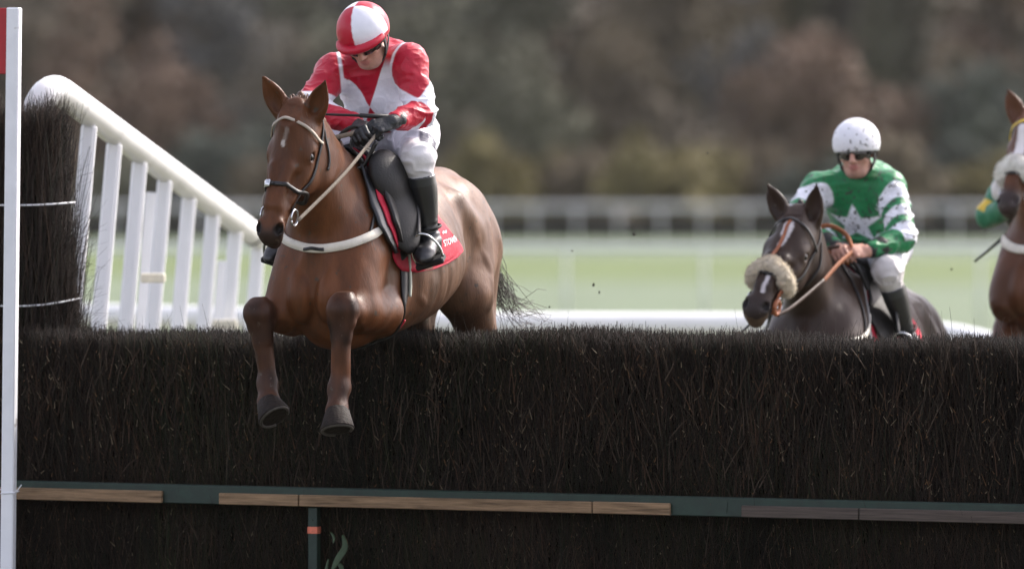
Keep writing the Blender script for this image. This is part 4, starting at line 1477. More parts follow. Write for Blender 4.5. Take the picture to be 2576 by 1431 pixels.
def tail(hs, m, pts, n=260, spread=0.05, seed=2):
    r2 = np.random.default_rng(seed)
    parts = []
    for i in range(n):
        off = r2.normal(0, 1, (len(pts), 3)) * np.linspace(0.12, 1.0, len(pts))[:, None] * spread
        cut = r2.uniform(0.6, 1.0)
        Q = resample(np.asarray(pts, float) + off, 12)
        Q = Q[:max(4, int(12 * cut))]
        parts.append(tube(Q, np.linspace(0.0022, 0.0008, len(Q)), 4, cap=False))
    V, F = join(parts)
    mk("tail", V - hs["base"], F, m, hs["root"])

tail(H1, M_tail, [(-1.15, 0.0, -0.12), (-1.26, 0.02, -0.20), (-1.33, 0.05, -0.38), (-1.39, 0.11, -0.55), (-1.49, 0.18, -0.64), (-1.60, 0.24, -0.63)], n=130, spread=0.060)

# forelock and plaited mane
def mane(hs, m, forelock=True, n=11, rad=0.02):
    S = SDF(hs["poll"] - arr(0.75, 0.2, 0.45), hs["poll"] + arr(0.25, 0.2, 0.25), 0.006)
    a, b = hs["poll"] + arr(-0.05, 0, 0.03), arr(0.02, 0, -0.01)
    for i in range(n):
        t = i / (n - 1)
        q, _ = hs["surf"].near([a + (b - a) * t + arr(-0.10, 0, 0.10) * math.sin(t * math.pi)], 0.004)
        S.ell(q[0], (rad, rad * 0.8, rad * 1.1), k=0.006)
        if i:
            S.cone(pq, q[0], rad * 0.55, k=0.01)
        pq = q[0]
    V, F = S.mesh()
    N_ = normals(V, F)
    V = V + N_ * (vnoise(V * 70, 4) * 0.004)[:, None]
    mk("mane", V - hs["base"], F, m, hs["root"])
    if forelock:
        H = hs["head"]
        r2 = np.random.default_rng(5)
        parts = []
        for i in range(260):
            p0 = H(-0.045 + r2.normal(0, .012), r2.normal(0, .030), -0.035 + r2.normal(0, .012))
            p1 = p0 + H.G * r2.uniform(0.015, 0.04) - H.A * r2.uniform(0.015, 0.05) + H.S * r2.normal(0, 0.012)
            p2 = H(0.012 + r2.normal(0, .014), r2.normal(0, .032), 0.030 + r2.normal(0, .008))
            parts.append(tube(resample([p0, p1, p2], 8), np.linspace(0.003, 0.001, 8), 4, cap=False))
        V, F = join(parts)
        mk("forelock", V - hs["base"], F, m, hs["root"])
mane(H1, M_hair_c)
M_fur = mat("coat_hair", None, rough=0.42, spec=0.3)
coat_hair(H1, H1["C"], 190000, M_fur)

b1 = bridle(H1, M_leather, mat("tan_browband", (0.36, 0.31, 0.25), rough=0.6))
Hh = H1["head"]
strap(H1, "noseband_plate", [Hh(0.366, -0.062, 0.0), Hh(0.366, -0.045, 0.02), Hh(0.366, -0.024, 0.03)], 0.034, 0.004, M_steel, b1, n=8, off=0.007)
# saddle and cloths
sc = -0.36
sad = empty("saddle"); sad.parent = H1["root"]
_c, cloth = shell(H1, "saddlecloth", [(-95, .10, -.42), (-50, .10, -.36), (0, .08, -.36), (30, .15, -.34), (58, .22, -.26), (75, .22, -.33), (88, .19, -.47), (97, .16, -.30), (104, .13, -.12), (108, .10, .0)], sc, 0.006, 0.005, M_cloth, None, nf=44, wave=0.007)
shell(H1, "saddle_pad", [(-80, .13, -.3), (-40, .2, -.3), (0, .17, -.3), (18, .24, -.30), (40, .30, -.2), (62, .315, -.05), (78, .28, .12), (90, .20, .15)], sc, 0.013, 0.012, M_pad, sad)
shell(H1, "red_trim", [(-70, .12, -.28), (0, .12, -.28), (18, .19, -.28), (40, .255, -.2), (62, .27, -.05), (78, .235, .1), (88, .165, .125)], sc, 0.026, 0.006, M_cloth, sad)
shell(H1, "flap", [(-75, .10, -.26), (0, .09, -.26), (18, .16, -.26), (40, .225, -.2), (62, .24, -.12), (78, .205, -.08), (88, .14, -.02), (92, .09, .0)], sc, 0.034, 0.018, M_saddle, sad)
S = SDF((-0.50, -0.22, -0.50), (0.36, 0.40, 0.22), 0.006)
S.loft((-0.16, 0, 0.02), (1, 0, 0), (0, 0, 1), [(-.26, .055, 0, .10, .035), (-.2, .035, 0, .13, .03), (-.05, .0, 0, .105, .03), (.1, .015, 0, .075, .035), (.19, .045, 0, .05, .04), (.23, .05, 0, .025, .02)], k=0.02)
# knee roll standing up at the top of the flap
_n = unit(arr(0.45, 0.85, 0.25)); _u = unit(arr(0, 0.28, -1) - _n * (arr(0, 0.28, -1) @ _n)); _t = np.cross(_n, _u)
S.ell((0.165, 0.195, -0.03), (0.040, 0.105, 0.095), np.stack((_n, _u, _t)), k=0.02)
S.ell((0.135, 0.230, -0.165), (0.036, 0.205, 0.105), np.stack((_n, _u, _t)), k=0.03)
V, F = S.mesh()
mk("seat", V - H1["base"], F, M_saddle, sad)
strap(H1, "girth", [(.09, .30, -.24), (.09, .29, -.40), (.085, .25, -.58), (.075, .15, -.72), (.06, 0, -.78), (.075, -.15, -.72), (.09, -.25, -.58), (.09, -.3, -.25)], 0.055, 0.008, M_leather, None, n=60, off=0.002)
strap(H1, "girth_trim", [(.055, .30, -.30), (.05, .28, -.42), (.048, .24, -.54)], 0.018, 0.006, mat("girth_elastic", (0.33, 0.34, 0.29), rough=0.7), None, n=24, off=0.009)
strap(H1, "girth_tab", [(.035, .20, -.625), (.03, .165, -.68)], 0.012, 0.005, M_cloth, None, n=10, off=0.008)
bgd = strap(H1, "breast_girth", [(.15, .30, -.20), (.27, .26, -.24), (.38, .2, -.29), (.46, .12, -.325), (.52, .02, -.335), (.49, -.10, -.32), (.42, -.2, -.28), (.28, -.26, -.23), (.14, -.30, -.20)], np.interp(np.linspace(0, 1, 80), [0, .12, .2, .8, .9, 1], [.02, .022, .038, .038, .022, .02]), 0.007, M_cream2, None, n=80, off=0.002, it=6)
strap(H1, "maker_patch", [(.52, .06, -.335), (.54, .0, -.338), (.52, -.045, -.335)], 0.014, 0.003, M_leather, bgd, n=16, off=0.011, it=4)
strap(H1, "buckle", [(.262, .26, -.238), (.290, .25, -.247)], 0.024, 0.004, M_leather, bgd, n=6, off=0.010)
strap(H1, "neck_strap", [(.12, .03, .02), (.16, .13, -.03), (.24, .2, -.12), (.32, .22, -.2), (.37, .2, -.285)], 0.013, 0.005, M_leather, None, n=40, off=0.002)
# lettering on the cloth behind the boot
cl = Surf(cloth.reshape(-1, 3), np.array([(i * 44 + j, (i + 1) * 44 + j, (i + 1) * 44 + j + 1, i * 44 + j + 1) for i in range(43) for j in range(43)]))
uq = unit(arr(-1, 0.05, 0.16))
lettering("STOWN", 0.040, arr(-0.222, 0.30, -0.335), uq, unit(arr(0.12, 0.1, 1)), H1, M_white_cloth, _c, cl, 0.003)
lettering("~", 0.075, arr(-0.235, 0.30, -0.292), uq, unit(arr(0.12, 0.1, 1)), H1, M_white_cloth, _c, cl, 0.003)
# ------------------------------------------------------------------ riders
M_skin = mat("skin", None, rough=0.5, spec=0.4, sub=0.1, var=0.12, vscale=60, bump=0.08, bscale=200)
M_silk = mat("silks", None, rough=0.42, spec=0.4, sheen=0.05, bump=0.35, bscale=45, var=0.08, vscale=14)
M_silk2 = mat("muddy_silks", None, rough=0.48, spec=0.35, sheen=0.05, bump=0.35, bscale=45, var=0.22, vscale=22, mud=0.40, mudscale=48, mudcol=(0.06, 0.065, 0.055))
M_breech = mat("white_breeches", None, rough=0.55, spec=0.3, bump=0.3, bscale=30, var=0.06, vscale=10)
M_breech2 = mat("muddy_breeches", None, rough=0.6, spec=0.3, bump=0.3, bscale=30, var=0.1, vscale=10, mud=0.36, mudscale=22, mudcol=(0.42, 0.38, 0.34))
M_boot = mat("black_boot", None, rough=0.32, spec=0.6, bump=0.12, bscale=40)
M_glove = mat("black_glove", (0.014, 0.016, 0.018), rough=0.45, spec=0.5, bump=0.3, bscale=120)
M_goggle = mat("goggle_lens", (0.02, 0.016, 0.014), rough=0.08, spec=0.8)
M_black = mat("black_strap", (0.013, 0.013, 0.013), rough=0.6)
M_helm = mat("helmet_silk", None, rough=0.42, spec=0.45, bump=0.12, bscale=30)
M_helm2 = mat("muddy_helmet_silk", None, rough=0.5, spec=0.4, bump=0.12, bscale=30, mud=0.385, mudscale=48, mudcol=(0.09, 0.085, 0.08))
M_rubber = mat("black_rubber", (0.010, 0.010, 0.010), rough=0.7)

class Skull:
    """u up, f facing, s to the rider's left"""
    def __init__(s, c, pitch, roll=0.0, yaw=0.0):
        s.O = np.asarray(c, float)
        f = arr(math.cos(pitch) * math.cos(yaw), math.cos(pitch) * math.sin(yaw), -math.sin(pitch))
        u = arr(math.sin(pitch), roll, math.cos(pitch))
        s.f = unit(f)
        s.u = unit(u - s.f * (u @ s.f))
        s.s = np.cross(s.u, s.f)
        s.rows = np.stack((s.f, s.s, s.u))

    def __call__(s, f, y, u):
        return s.O + s.f * f + s.s * y + s.u * u

    def loc(s, V):
        return (V - s.O) @ s.rows.T

def head_prims(S, K, g=0.0):
    r = K.rows
    S.ell(K(-0.012, 0, 0.02), arr(0.094, 0.076, 0.092) + g, r, k=0.02)
    S.ell(K(0.030, 0, -0.045), arr(0.058, 0.060, 0.085) + g, r, k=0.03)
    S.ell(K(0.048, 0, -0.105), arr(0.034, 0.034, 0.026) + g, r, k=0.025)      # chin
    for sg in (1, -1):
        S.cone(K(0.0, sg * 0.052, -0.085), K(0.045, sg * 0.028, -0.108), 0.020 + g, 0.018 + g, k=0.02)   # jaw
        S.ell(K(0.062, sg * 0.040, -0.042), arr(0.020, 0.022, 0.016) + g, r, k=0.015)  # cheekbone
        S.ell(K(0.082, sg * 0.030, 0.004), arr(0.012, 0.024, 0.008) + g, r, k=0.012)  # brow
        S.ell(K(0.090, sg * 0.032, -0.018), arr(0.012, 0.015, 0.010), r, k=0.010, op='c')
        S.ell(K(0.074, sg * 0.032, -0.018), arr(0.013, 0.014, 0.010) + g, r, k=0.003)  # eye
        S.ell(K(-0.008, sg * 0.077, -0.028), arr(0.018, 0.008, 0.030) + g, r, k=0.006)  # ear
    S.cone(K(0.088, 0, -0.010), K(0.108, 0, -0.048), 0.010 + g, 0.013 + g, k=0.012)   # nose
    for sg in (1, -1):
        S.ell(K(0.096, sg * 0.012, -0.052), arr(0.010, 0.009, 0.008) + g, r, k=0.006)
    S.ell(K(0.083, 0, -0.075), arr(0.012, 0.024, 0.0065) + g, r, k=0.006)   # lips
    S.ell(K(0.081, 0, -0.087), arr(0.012, 0.020, 0.0070) + g, r, k=0.006)
    S.cone(K(0.100, -0.022, -0.0808), K(0.100, 0.022, -0.0808), 0.0045, k=0.003, op='c')

def hand_prims(S, w, D, N, sg, g=0.0, curl=1.0, k=0.006):
    """fist closed on a rein: D knuckle direction, N back of the hand, thumb side by sg"""
    D = unit(D)
    N = unit(N - D * (N @ D))
    T = np.cross(D, N) * sg
    rows = np.stack((D, T, N))
    S.cone(w - D * 0.03, w + D * 0.02, 0.027 + g, 0.026 + g, k=0.02)
    S.ell(w + D * 0.055, arr(0.046, 0.041, 0.017) + g, rows, k=0.015)
    for i in range(4):
        o = 0.030 - 0.0205 * i
        b = w + D * (0.088 - 0.004 * abs(i - 1.2)) + T * o + N * 0.002
        ln = (0.040, 0.044, 0.041, 0.033)[i]
        a1, a2, a3 = R(38 + 6 * i) * curl, R(128) * curl, R(205) * curl
        d1 = D * math.cos(a1) - N * math.sin(a1)
        d2 = D * math.cos(a2) - N * math.sin(a2)
        d3 = D * math.cos(a3) - N * math.sin(a3)
        p1 = b + d1 * ln
        p2 = p1 + d2 * ln * 0.66
        p3 = p2 + d3 * ln * 0.5
        r0 = (0.0092, 0.0095, 0.0092, 0.0082)[i] + g
        S.ell(b, arr(0.0115, 0.0105, 0.0105) + g, rows, k=k)
        S.cone(b, p1, r0 + 0.0006, r0, k=0.003)
        S.cone(p1, p2, r0, r0 - 0.0005, k=0.002)
        S.cone(p2, p3, r0 - 0.0005, r0 - 0.0015, k=0.002)
    t0 = w + D * 0.025 + T * 0.034 - N * 0.006
    t1 = t0 + unit(D * 0.8 + T * 0.25 - N * 0.5) * 0.040
    t2 = t1 + unit(D * 0.75 - T * 0.45 - N * 0.45) * 0.030
    S.cone(t0, t1, 0.0145 + g, 0.0115 + g, k=0.010)
    S.cone(t1, t2, 0.0115 + g, 0.0095 + g, k=0.003)

def crease(V, N, amp, sc, seed, stretch=(1, 1, 1)):
    q = V * arr(*stretch) * sc
    n = vnoise(q + 0.6 * np.stack([vnoise(q * 0.7, seed + 7)] * 3, 1), seed)
    r_ = np.clip(1 - np.abs(n) * 1.7, 0, 1) ** 2.2
    return V + N * (r_ * amp * 1.5 - amp * 0.4 + vnoise(q * 2.3, seed + 3) * amp * 0.3)[:, None]

def jockey(fr, J, base=(-0.2, 0, -0.45), h=0.005):
    b = np.asarray(base, float)
    root = fr.root("person", base)
    K = Skull(J["head"], J["pitch"], J.get("roll", 0), J.get("yaw", 0))
    pel, nk = arr(*J["pelvis"]), arr(*J["neck"])
    sh, el, wr, hd, kn, an, toe, hip = [[arr(*q) for q in J[n]] for n in ("sh", "el", "wr", "hd", "kn", "an", "toe", "hip")]
    lo, hi = arr(-0.62, -0.50, -0.50), arr(0.42, 0.50, 0.75)
    ta = unit(nk - pel)
    tl = np.linalg.norm(nk - pel)
    tf = unit(arr(1, 0, -0.3) - ta * (arr(1, 0, -0.3) @ ta))
    # --- the body, one surface from crown to foot
    S = SDF(lo, hi, 0.0052)
    torso = [(-.06, 0, 0, .13, .09), (.0, 0, 0, .155, .105), (.35 * tl, .01, 0, .135, .098), (.7 * tl, .0, 0, .165, .115), (.92 * tl, -.015, 0, .14, .10), (tl, -.01, 0, .075, .07), (tl + .03, -.0, 0, .05, .05)]
    S.loft(pel, ta, tf, torso, k=0.03, grow=-0.012)
    S.cone(nk, K(-0.02, 0, -0.07), 0.058, 0.054, k=0.03)
    for i in (0, 1):
        S.cone(sh[i], el[i], 0.045, 0.036, k=0.03)
        S.cone(el[i], wr[i], 0.036, 0.025, k=0.01)
        S.cone(hip[i], kn[i], 0.078, 0.05, k=0.03)
        S.cone(kn[i], an[i], 0.045, 0.032, k=0.01)
        S.cone(an[i], toe[i] * 0.55 + an[i] * 0.45, 0.026, 0.022, k=0.01)
        if not J.get("gloves"):
            hand_prims(S, wr[i], hd[i], arr(*J["hn"][i]), 1 if i == 0 else -1)
    head_prims(S, K)
    V, F = S.mesh()
    N = normals(V, F)
    L = K.loc(V)
    C = np.tile(arr(0.50, 0.27, 0.20), (len(V), 1))
    lips = (1 - sstep(0.010, 0.018, np.linalg.norm((L - arr(0.088, 0, -0.081)) * arr(0.6, 0.55, 1), axis=1)))
    C = mix3(C, np.tile(arr(0.42, 0.15, 0.13), (len(V), 1)), lips)
    stub = sstep(-0.05, -0.09, -L[:, 2] * -1) if False else np.clip((-L[:, 2] - 0.06) / 0.05, 0, 1) * (L[:, 0] > 0.0) * (np.linalg.norm(L, axis=1) < 0.2)
    C = mix3(C, np.tile(arr(0.36, 0.22, 0.18), (len(V), 1)), stub * 0.5)
    C = C * (1 + 0.10 * vnoise(V * 45, 11))[:, None]
    mk("body", V - b, F, M_skin, root, col=C)
    # --- hair at nape and sides
    S = SDF(K.O - 0.16, K.O + 0.16, 0.004)
    S.ell(K(-0.018, 0, 0.012), arr(0.097, 0.080, 0.094), K.rows, k=0)
    S.plane(K(0.015, 0, 0), K.f * 1.0 + K.u * 0.15)
    S.plane(K(0, 0, -0.055), -K.u)
    V, F = S.mesh()
    V = V + normals(V, F) * (vnoise(V * 160, 3) * 0.003)[:, None]
    mk("hair", V - b, F, M_hair, root)
    # --- helmet
    S = SDF(K.O - 0.2, K.O + 0.2, 0.004)
    hr = J.get("helmr", 1.0)
    S.ell(K(-0.008, 0, 0.028), arr(0.126, 0.110, 0.112) * hr, K.rows, k=0)
    S.plane(K(0.09, 0, -0.006), -K.u + 0.10 * K.f, 0.006)
    S.plane(K(-0.06, 0, -0.045), -K.u - 0.2 * K.f, 0.006)
    S.ell(K(-0.006, 0, -0.03), arr(0.098, 0.090, 0.10), K.rows, k=0.004, op='c')
    V, F = S.mesh()
    L = K.loc(V)
    V = V + normals(V, F) * (0.0012 * vnoise(V * 40, 6))[:, None]
    ho = mk("helmet", V - b, F, J["mhelm"], root, col=J["helmcol"](L))
    if J.get("peak", True):
        S = SDF(K.O - 0.22, K.O + 0.22, 0.004)
        S.ell(K(0.028, 0, 0.008), arr(0.130, 0.113, 0.040) * hr, K.rows, k=0)
        S.ell(K(0.020, 0, -0.006), arr(0.125, 0.110, 0.040) * hr, K.rows, k=0.003, op='c')
        S.plane(K(0.045, 0, 0), -K.f + 0.0 * K.u, 0.004)
        S.plane(K(0, 0, 0.022), K.u, 0.004)
        V, F = S.mesh()
        mk("peak", V - b, F, J["mhelm"], ho, col=np.tile(J["peakcol"], (len(V), 1)))
    # --- goggles
    S = SDF(K.O - 0.16, K.O + 0.16, 0.0035)
    S.ell(K(0.022, 0, -0.020), arr(0.082, 0.078, 0.075), K.rows, k=0)
    S.plane(K(0, 0, 0.002), K.u, 0.004)
    S.plane(K(0, 0, -0.048), -K.u, 0.006)
    S.plane(K(0.035, 0, 0), -K.f, 0.004)
    S.cone(K(0.10, 0, -0.028), K(0.10, 0, -0.05), 0.013, 0.017, k=0.006, op='c')
    V, F = S.mesh()
    gg = mk("goggles", V - b, F, M_goggle, root)
    a = np.linspace(-2.35, 2.35, 40)
    Q = np.stack([K(0.01 + 0.092 * math.cos(t), 0.088 * math.sin(t), -0.016 + 0.012 * (1 - math.cos(t)) * 0.5) for t in a])
    Nq = np.stack([K.f * math.cos(t) + K.s * math.sin(t) for t in a])
    V, F = ribbon(Q[(np.abs(a) > 0.85)][:13], Nq[(np.abs(a) > 0.85)][:13], 0.026, 0.004)
    V2, F2 = ribbon(Q[(np.abs(a) > 0.85)][13:], Nq[(np.abs(a) > 0.85)][13:], 0.026, 0.004)
    mk("goggle_strap", V - b, F, M_black, gg)
    mk("goggle_strap", V2 - b, F2, M_black, gg)
    # --- chin strap and ear harness
    sp = []
    for sg in (1, -1):
        Q = resample([K(0.02, sg * 0.086, -0.005), K(0.018, sg * 0.083, -0.05), K(0.022, sg * 0.066, -0.095), K(0.035, sg * 0.030, -0.128), K(0.036, 0, -0.134)], 16)
        Nq = np.stack([unit(q - K(0.0, 0, -0.04)) for q in Q])
        sp.append(ribbon(Q, Nq, 0.018, 0.004))
        Q = resample([K(-0.03, sg * 0.088, -0.01), K(-0.02, sg * 0.084, -0.05), K(0.022, sg * 0.069, -0.092)], 10)
        Nq = np.stack([unit(q - K(0.0, 0, -0.04)) for q in Q])
        sp.append(ribbon(Q, Nq, 0.030, 0.004))
    V, F = join(sp)
    mk("chin_strap", V - b, F, M_black, root)
    # --- silks
    S = SDF(lo, hi, J.get('hj', h))
    jt = [(.085, 0.022, 0, .150, .112), (.11, 0.026, 0, .166, .128), (.35 * tl, .022, 0, .160, .122), (.62 * tl, .008, 0, .172, .130), (.85 * tl, -.018, 0, .160, .125), (.97 * tl, -.022, 0, .115, .098), (tl + .02, -.01, 0, .072, .072), (tl + .05, 0.01, 0, .052, .055)]
    S.loft(pel, ta, tf, jt, k=0.03)
    for i in (0, 1):
        S.cone(nk - ta * 0.07, sh[i], 0.085, 0.078, k=0.05)
        S.cone(sh[i], el[i], 0.076, 0.063, k=0.035)
        S.cone(el[i], el[i] + (wr[i] - el[i]) * 0.88, 0.061, 0.042, k=0.02)
    S.ell(nk - ta * 0.10 - tf * 0.06, (0.12, 0.15, 0.10), None, k=0.05)
    wd = [unit(wr[i] - el[i]) for i in (0, 1)]
    V, F = S.mesh()
    V = smooth(V, F, 1)
    N = normals(V, F)
    # loose cloth: drapes across the trunk, rings round the sleeves
    V = crease(V, N, 0.0065, 10, 21, (1.0, 0.8, 1.5))
    N = normals(V, F)
    V = crease(V, N, 0.0017, 24, 33, (1, 1, 1.6))
    dt = np.stack([np.minimum(segd(V, sh[i], el[i])[0] - 0.078, segd(V, el[i], wr[i])[0] - 0.062) for i in (0, 1)], 1)
    jk = mk("silks_jacket", V - b, F, J["msilk"], root, col=J["silks"](V, dict(pel=pel, ta=ta, tf=tf, tl=tl, sh=sh, el=el, wr=wr, dt=dt, nk=nk)))
    # --- breeches
    S = SDF(lo, hi, h)
    S.loft(pel, ta, tf, [(-.15, -.02, 0, .10, .08), (-.08, -0.03, 0, .165, .13), (.0, -.015, 0, .168, .125), (.13 * tl, 0.0, 0, .150, .115), (.36 * tl, 0, 0, .135, .10)], k=0.03)
    S.ell(pel + arr(-0.07, 0, -0.01), (0.14, 0.175, 0.13), k=0.05)
    for i in (0, 1):
        kd = unit(kn[i] - hip[i])
        S.cone(hip[i], kn[i], 0.105, 0.068, k=0.05)
        S.ell(kn[i], (0.066, 0.066, 0.066), k=0.02)
        S.cone(kn[i], kn[i] + (an[i] - kn[i]) * 0.27, 0.062, 0.050, k=0.03)
    V, F = S.mesh()
    V = smooth(V, F, 1)
    N = normals(V, F)
    V = crease(V, N, 0.0042, 15, 51, (1, 1, 1.6))
    near = np.minimum(*[np.linalg.norm(V - kn[i] - unit(an[i] - kn[i]) * 0.05, axis=1) for i in (0, 1)])
    V = V + normals(V, F) * (np.clip(1 - near / 0.15, 0, 1) * 0.0040 * vnoise(V * arr(14, 14, 55), 3))[:, None]
    br = mk("breeches", V - b, F, J["mbreech"], root, col=J["breechcol"](V, dict(kn=kn, hip=hip, an=an)))
    # --- boots
    for i in (0, 1):
        d = unit(an[i] - kn[i])
        fd = unit(toe[i] - an[i])
        S = SDF(np.minimum(kn[i], np.minimum(an[i], toe[i])) - 0.14, np.maximum(kn[i], np.maximum(an[i], toe[i])) + 0.14, 0.004)
        Ls = np.linalg.norm(an[i] - kn[i])
        bk = unit(-fd - d * (-fd @ d))
        S.loft(kn[i], d, -bk, [(.22 * Ls, 0, 0, .058, .062), (.40 * Ls, -.008, 0, .057, .066), (.65 * Ls, -.006, 0, .047, .052), (.9 * Ls, 0, 0, .038, .042), (1.02 * Ls, 0, 0, .038, .045)], k=0.01)
        heel = an[i] + d * 0.055 + bk * 0.02
        ball = toe[i] - fd * 0.05
        S.cone(an[i] + d * 0.01, heel, 0.040, 0.034, k=0.02)
        S.cone(an[i] + d * 0.02 + fd * 0.02, ball + d * 0.005, 0.040, 0.034, k=0.03)
        sl_ = np.cross(fd, d)
        S.ell(ball + d * 0.012, arr(0.066, 0.042, 0.032), np.stack((fd, unit(sl_), unit(np.cross(unit(sl_), fd)))), k=0.02)
        S.ell(heel + d * 0.012, arr(0.034, 0.032, 0.024), np.stack((fd, unit(sl_), unit(np.cross(unit(sl_), fd)))), k=0.01)
        V, F = S.mesh()
        N = normals(V, F)
        t = (V - kn[i]) @ d / Ls
        V = V + N * (np.clip(1 - np.abs(t - 0.92) / 0.2, 0, 1) * 0.002 * np.sin(t * 75 + 4 * vnoise(V * 20, 3)))[:, None]
        C = np.where((t < 0.33)[:, None], arr(0.028, 0.030, 0.033), arr(0.014, 0.014, 0.016))
        sw = J.get("bootcuff")
        bt = mk("boot", V - b, F, M_boot, root, col=C)
        c = kn[i] + d * 0.86 * Ls
        V, F = torus(c, d, 0.050, 0.006)
        mk("spur_strap", V - b, F, M_rubber, bt)
    # --- gloves
    if J.get("gloves"):
        for i in (0, 1):
            S = SDF(wr[i] - 0.16, wr[i] + 0.16, 0.003)
            hand_prims(S, wr[i], hd[i], arr(*J["hn"][i]), 1 if i == 0 else -1, g=0.0022)
            S.cone(wr[i] - wd[i] * 0.040, wr[i] + wd[i] * 0.01, 0.034, 0.030, k=0.01)
            V, F = S.mesh()
            gl = mk("glove", V - b, F, M_glove, root)
    else:
        for i in (0, 1):
            S = SDF(wr[i] - 0.12, wr[i] + 0.12, 0.004)
            S.cone(wr[i] - wd[i] * 0.075, wr[i] - wd[i] * 0.012, 0.047, 0.036, k=0.01)
            V, F = S.mesh()
            V = V + normals(V, F) * (0.0015 * np.sin((V @ wd[i]) * 700))[:, None]
            mk("cuff", V - b, F, M_black, root)
    return dict(root=root, base=b, K=K, J=J, fr=fr)

def stirrup(hs, parent, an, toe, side, leather_from):
    """iron hung under the boot, tread across the sole"""
    an, toe = arr(*an), arr(*toe)
    fd = unit(toe - an)
    dn = unit(arr(0, side * 0.30, -1.0))
    dn = unit(dn - fd * (dn @ fd))
    sd = np.cross(fd, dn)
    c = an + (toe - an) * 0.62 + dn * 0.050
    w2, hgt = 0.060, 0.125
    Q = resample([c - sd * w2, c - sd * w2 * 1.02 - dn * 0.05, c - sd * w2 * 0.62 - dn * 0.105, c - dn * hgt, c + sd * w2 * 0.62 - dn * 0.105, c + sd * w2 * 1.02 - dn * 0.05, c + sd * w2], 40)
    V, F = tube(Q, 0.0055, 8)
    ir = mk("stirrup", V - hs["base"], F, M_steel, parent)
    V, F = box(c + dn * 0.008, (0.125, 0.062, 0.026), np.stack((sd, fd, dn)), 0.006)
    mk("tread", V - hs["base"], F, M_rubber, ir, smooth=False)
    lf = arr(*leather_from)
    Q = resample([lf, lf * 0.5 + (c - dn * hgt) * 0.5 + arr(0, side * 0.004, 0), c - dn * (hgt - 0.004)], 12)
    V, F = ribbon(Q, np.tile(unit(arr(0.3, side, 0.2)), (12, 1)), 0.020, 0.004)
    mk("stirrup_leather", V - hs["base"], F, M_leather, parent)

RED, WHITE = arr(0.44, 0.002, 0.024), arr(0.78, 0.78, 0.84)
GRN = arr(0.018, 0.20, 0.070)

def aa(d, w=0.0035):
    return np.clip(0.5 - d / (2 * w), 0, 1)

def silks_red(V, G):
    v = (V - G["pel"]) @ G["ta"]
    lat = (V - G["pel"]) @ arr(0, 1, 0)
    fr_ = (V - G["pel"]) @ G["tf"]
    v0 = 0.230
    red = aa(np.abs(lat - 0.006) * 2.15 - np.abs(v - v0))
    back = aa(np.abs(lat) * 0.9 - np.abs(v - v0 - 0.05))
    red = np.where(fr_ > -0.03, red, back)
    red = np.maximum(red, sstep(0.40, 0.44, v))
    C = mix3(np.tile(WHITE, (len(V), 1)), np.tile(RED, (len(V), 1)), red)
    for i, sg in ((0, 1), (1, -1)):
        sh, el, wr = G["sh"][i], G["el"][i], G["wr"][i]
        d1, t1 = segd(V, sh, el)
        d2, t2 = segd(V, el, wr)
        ld = np.minimum(d1 - 0.078, d2 - 0.06)
        nrm = unit(arr(0.25, sg * 0.85, 0.05) + 0.25 * unit(el - sh))
        qh = (V - sh - arr(0, -sg * 0.022, 0)) @ nrm
        arm = (qh > 0) | (d2 - 0.06 < np.minimum(d1 - 0.078, 0.006))
        L1 = np.linalg.norm(el - sh)
        up = (V - sh) @ unit(el - sh)
        lo_ = L1 + (V - el) @ unit(wr - el)
        s = np.where(d1 - 0.078 < d2 - 0.06, up, lo_)
        ax_u, ax_l = unit(el - sh), unit(wr - el)
        out = unit(arr(0.9, 0.38 if sg > 0 else -0.3, 0.2))
        pu = V - sh - ((V - sh) @ ax_u)[:, None] * ax_u
        pl = V - el - ((V - el) @ ax_l)[:, None] * ax_l
        p = np.where((d1 - 0.078 < d2 - 0.06)[:, None], pu, pl)
        p = p / (np.linalg.norm(p, axis=1)[:, None] + 1e-9)
        ang = np.arccos(np.clip(p @ out, -1, 1)) * 0.07
        s0 = L1 * (0.86 if sg > 0 else 1.2)
        a_red = aa(np.where(s < s0, ang * 1.0 - (s0 - s) * 1.0, ang * 0.85 - (s - s0) * 0.80))
        Ca = mix3(np.tile(WHITE, (len(V), 1)), np.tile(RED, (len(V), 1)), a_red)
        # white piping round the armhole
        C = np.where(arm[:, None], Ca, C)
        hole = aa(np.abs(qh) - 0.0075) * (d1 < 0.16) * (np.sign(lat) == sg)
        C = mix3(C, np.tile(WHITE, (len(V), 1)), hole)
    return C

def star_d(x, y, R0=1.0, r0=0.42):
    """negative inside a five-pointed star of radius 1, measured along the ray"""
    a = np.arctan2(x, y)
    k = np.pi / 5
    a = np.abs((a + k) % (2 * k) - k)
    r = np.hypot(x, y)
    px_, py_ = r * np.sin(a), r * np.cos(a)
    ax_, ay_ = r0 * math.sin(k), r0 * math.cos(k)
    nx, ny = (R0 - ay_), ax_
    ln = math.hypot(nx, ny)
    return ((px_ - 0) * nx + (py_ - R0) * ny) / ln

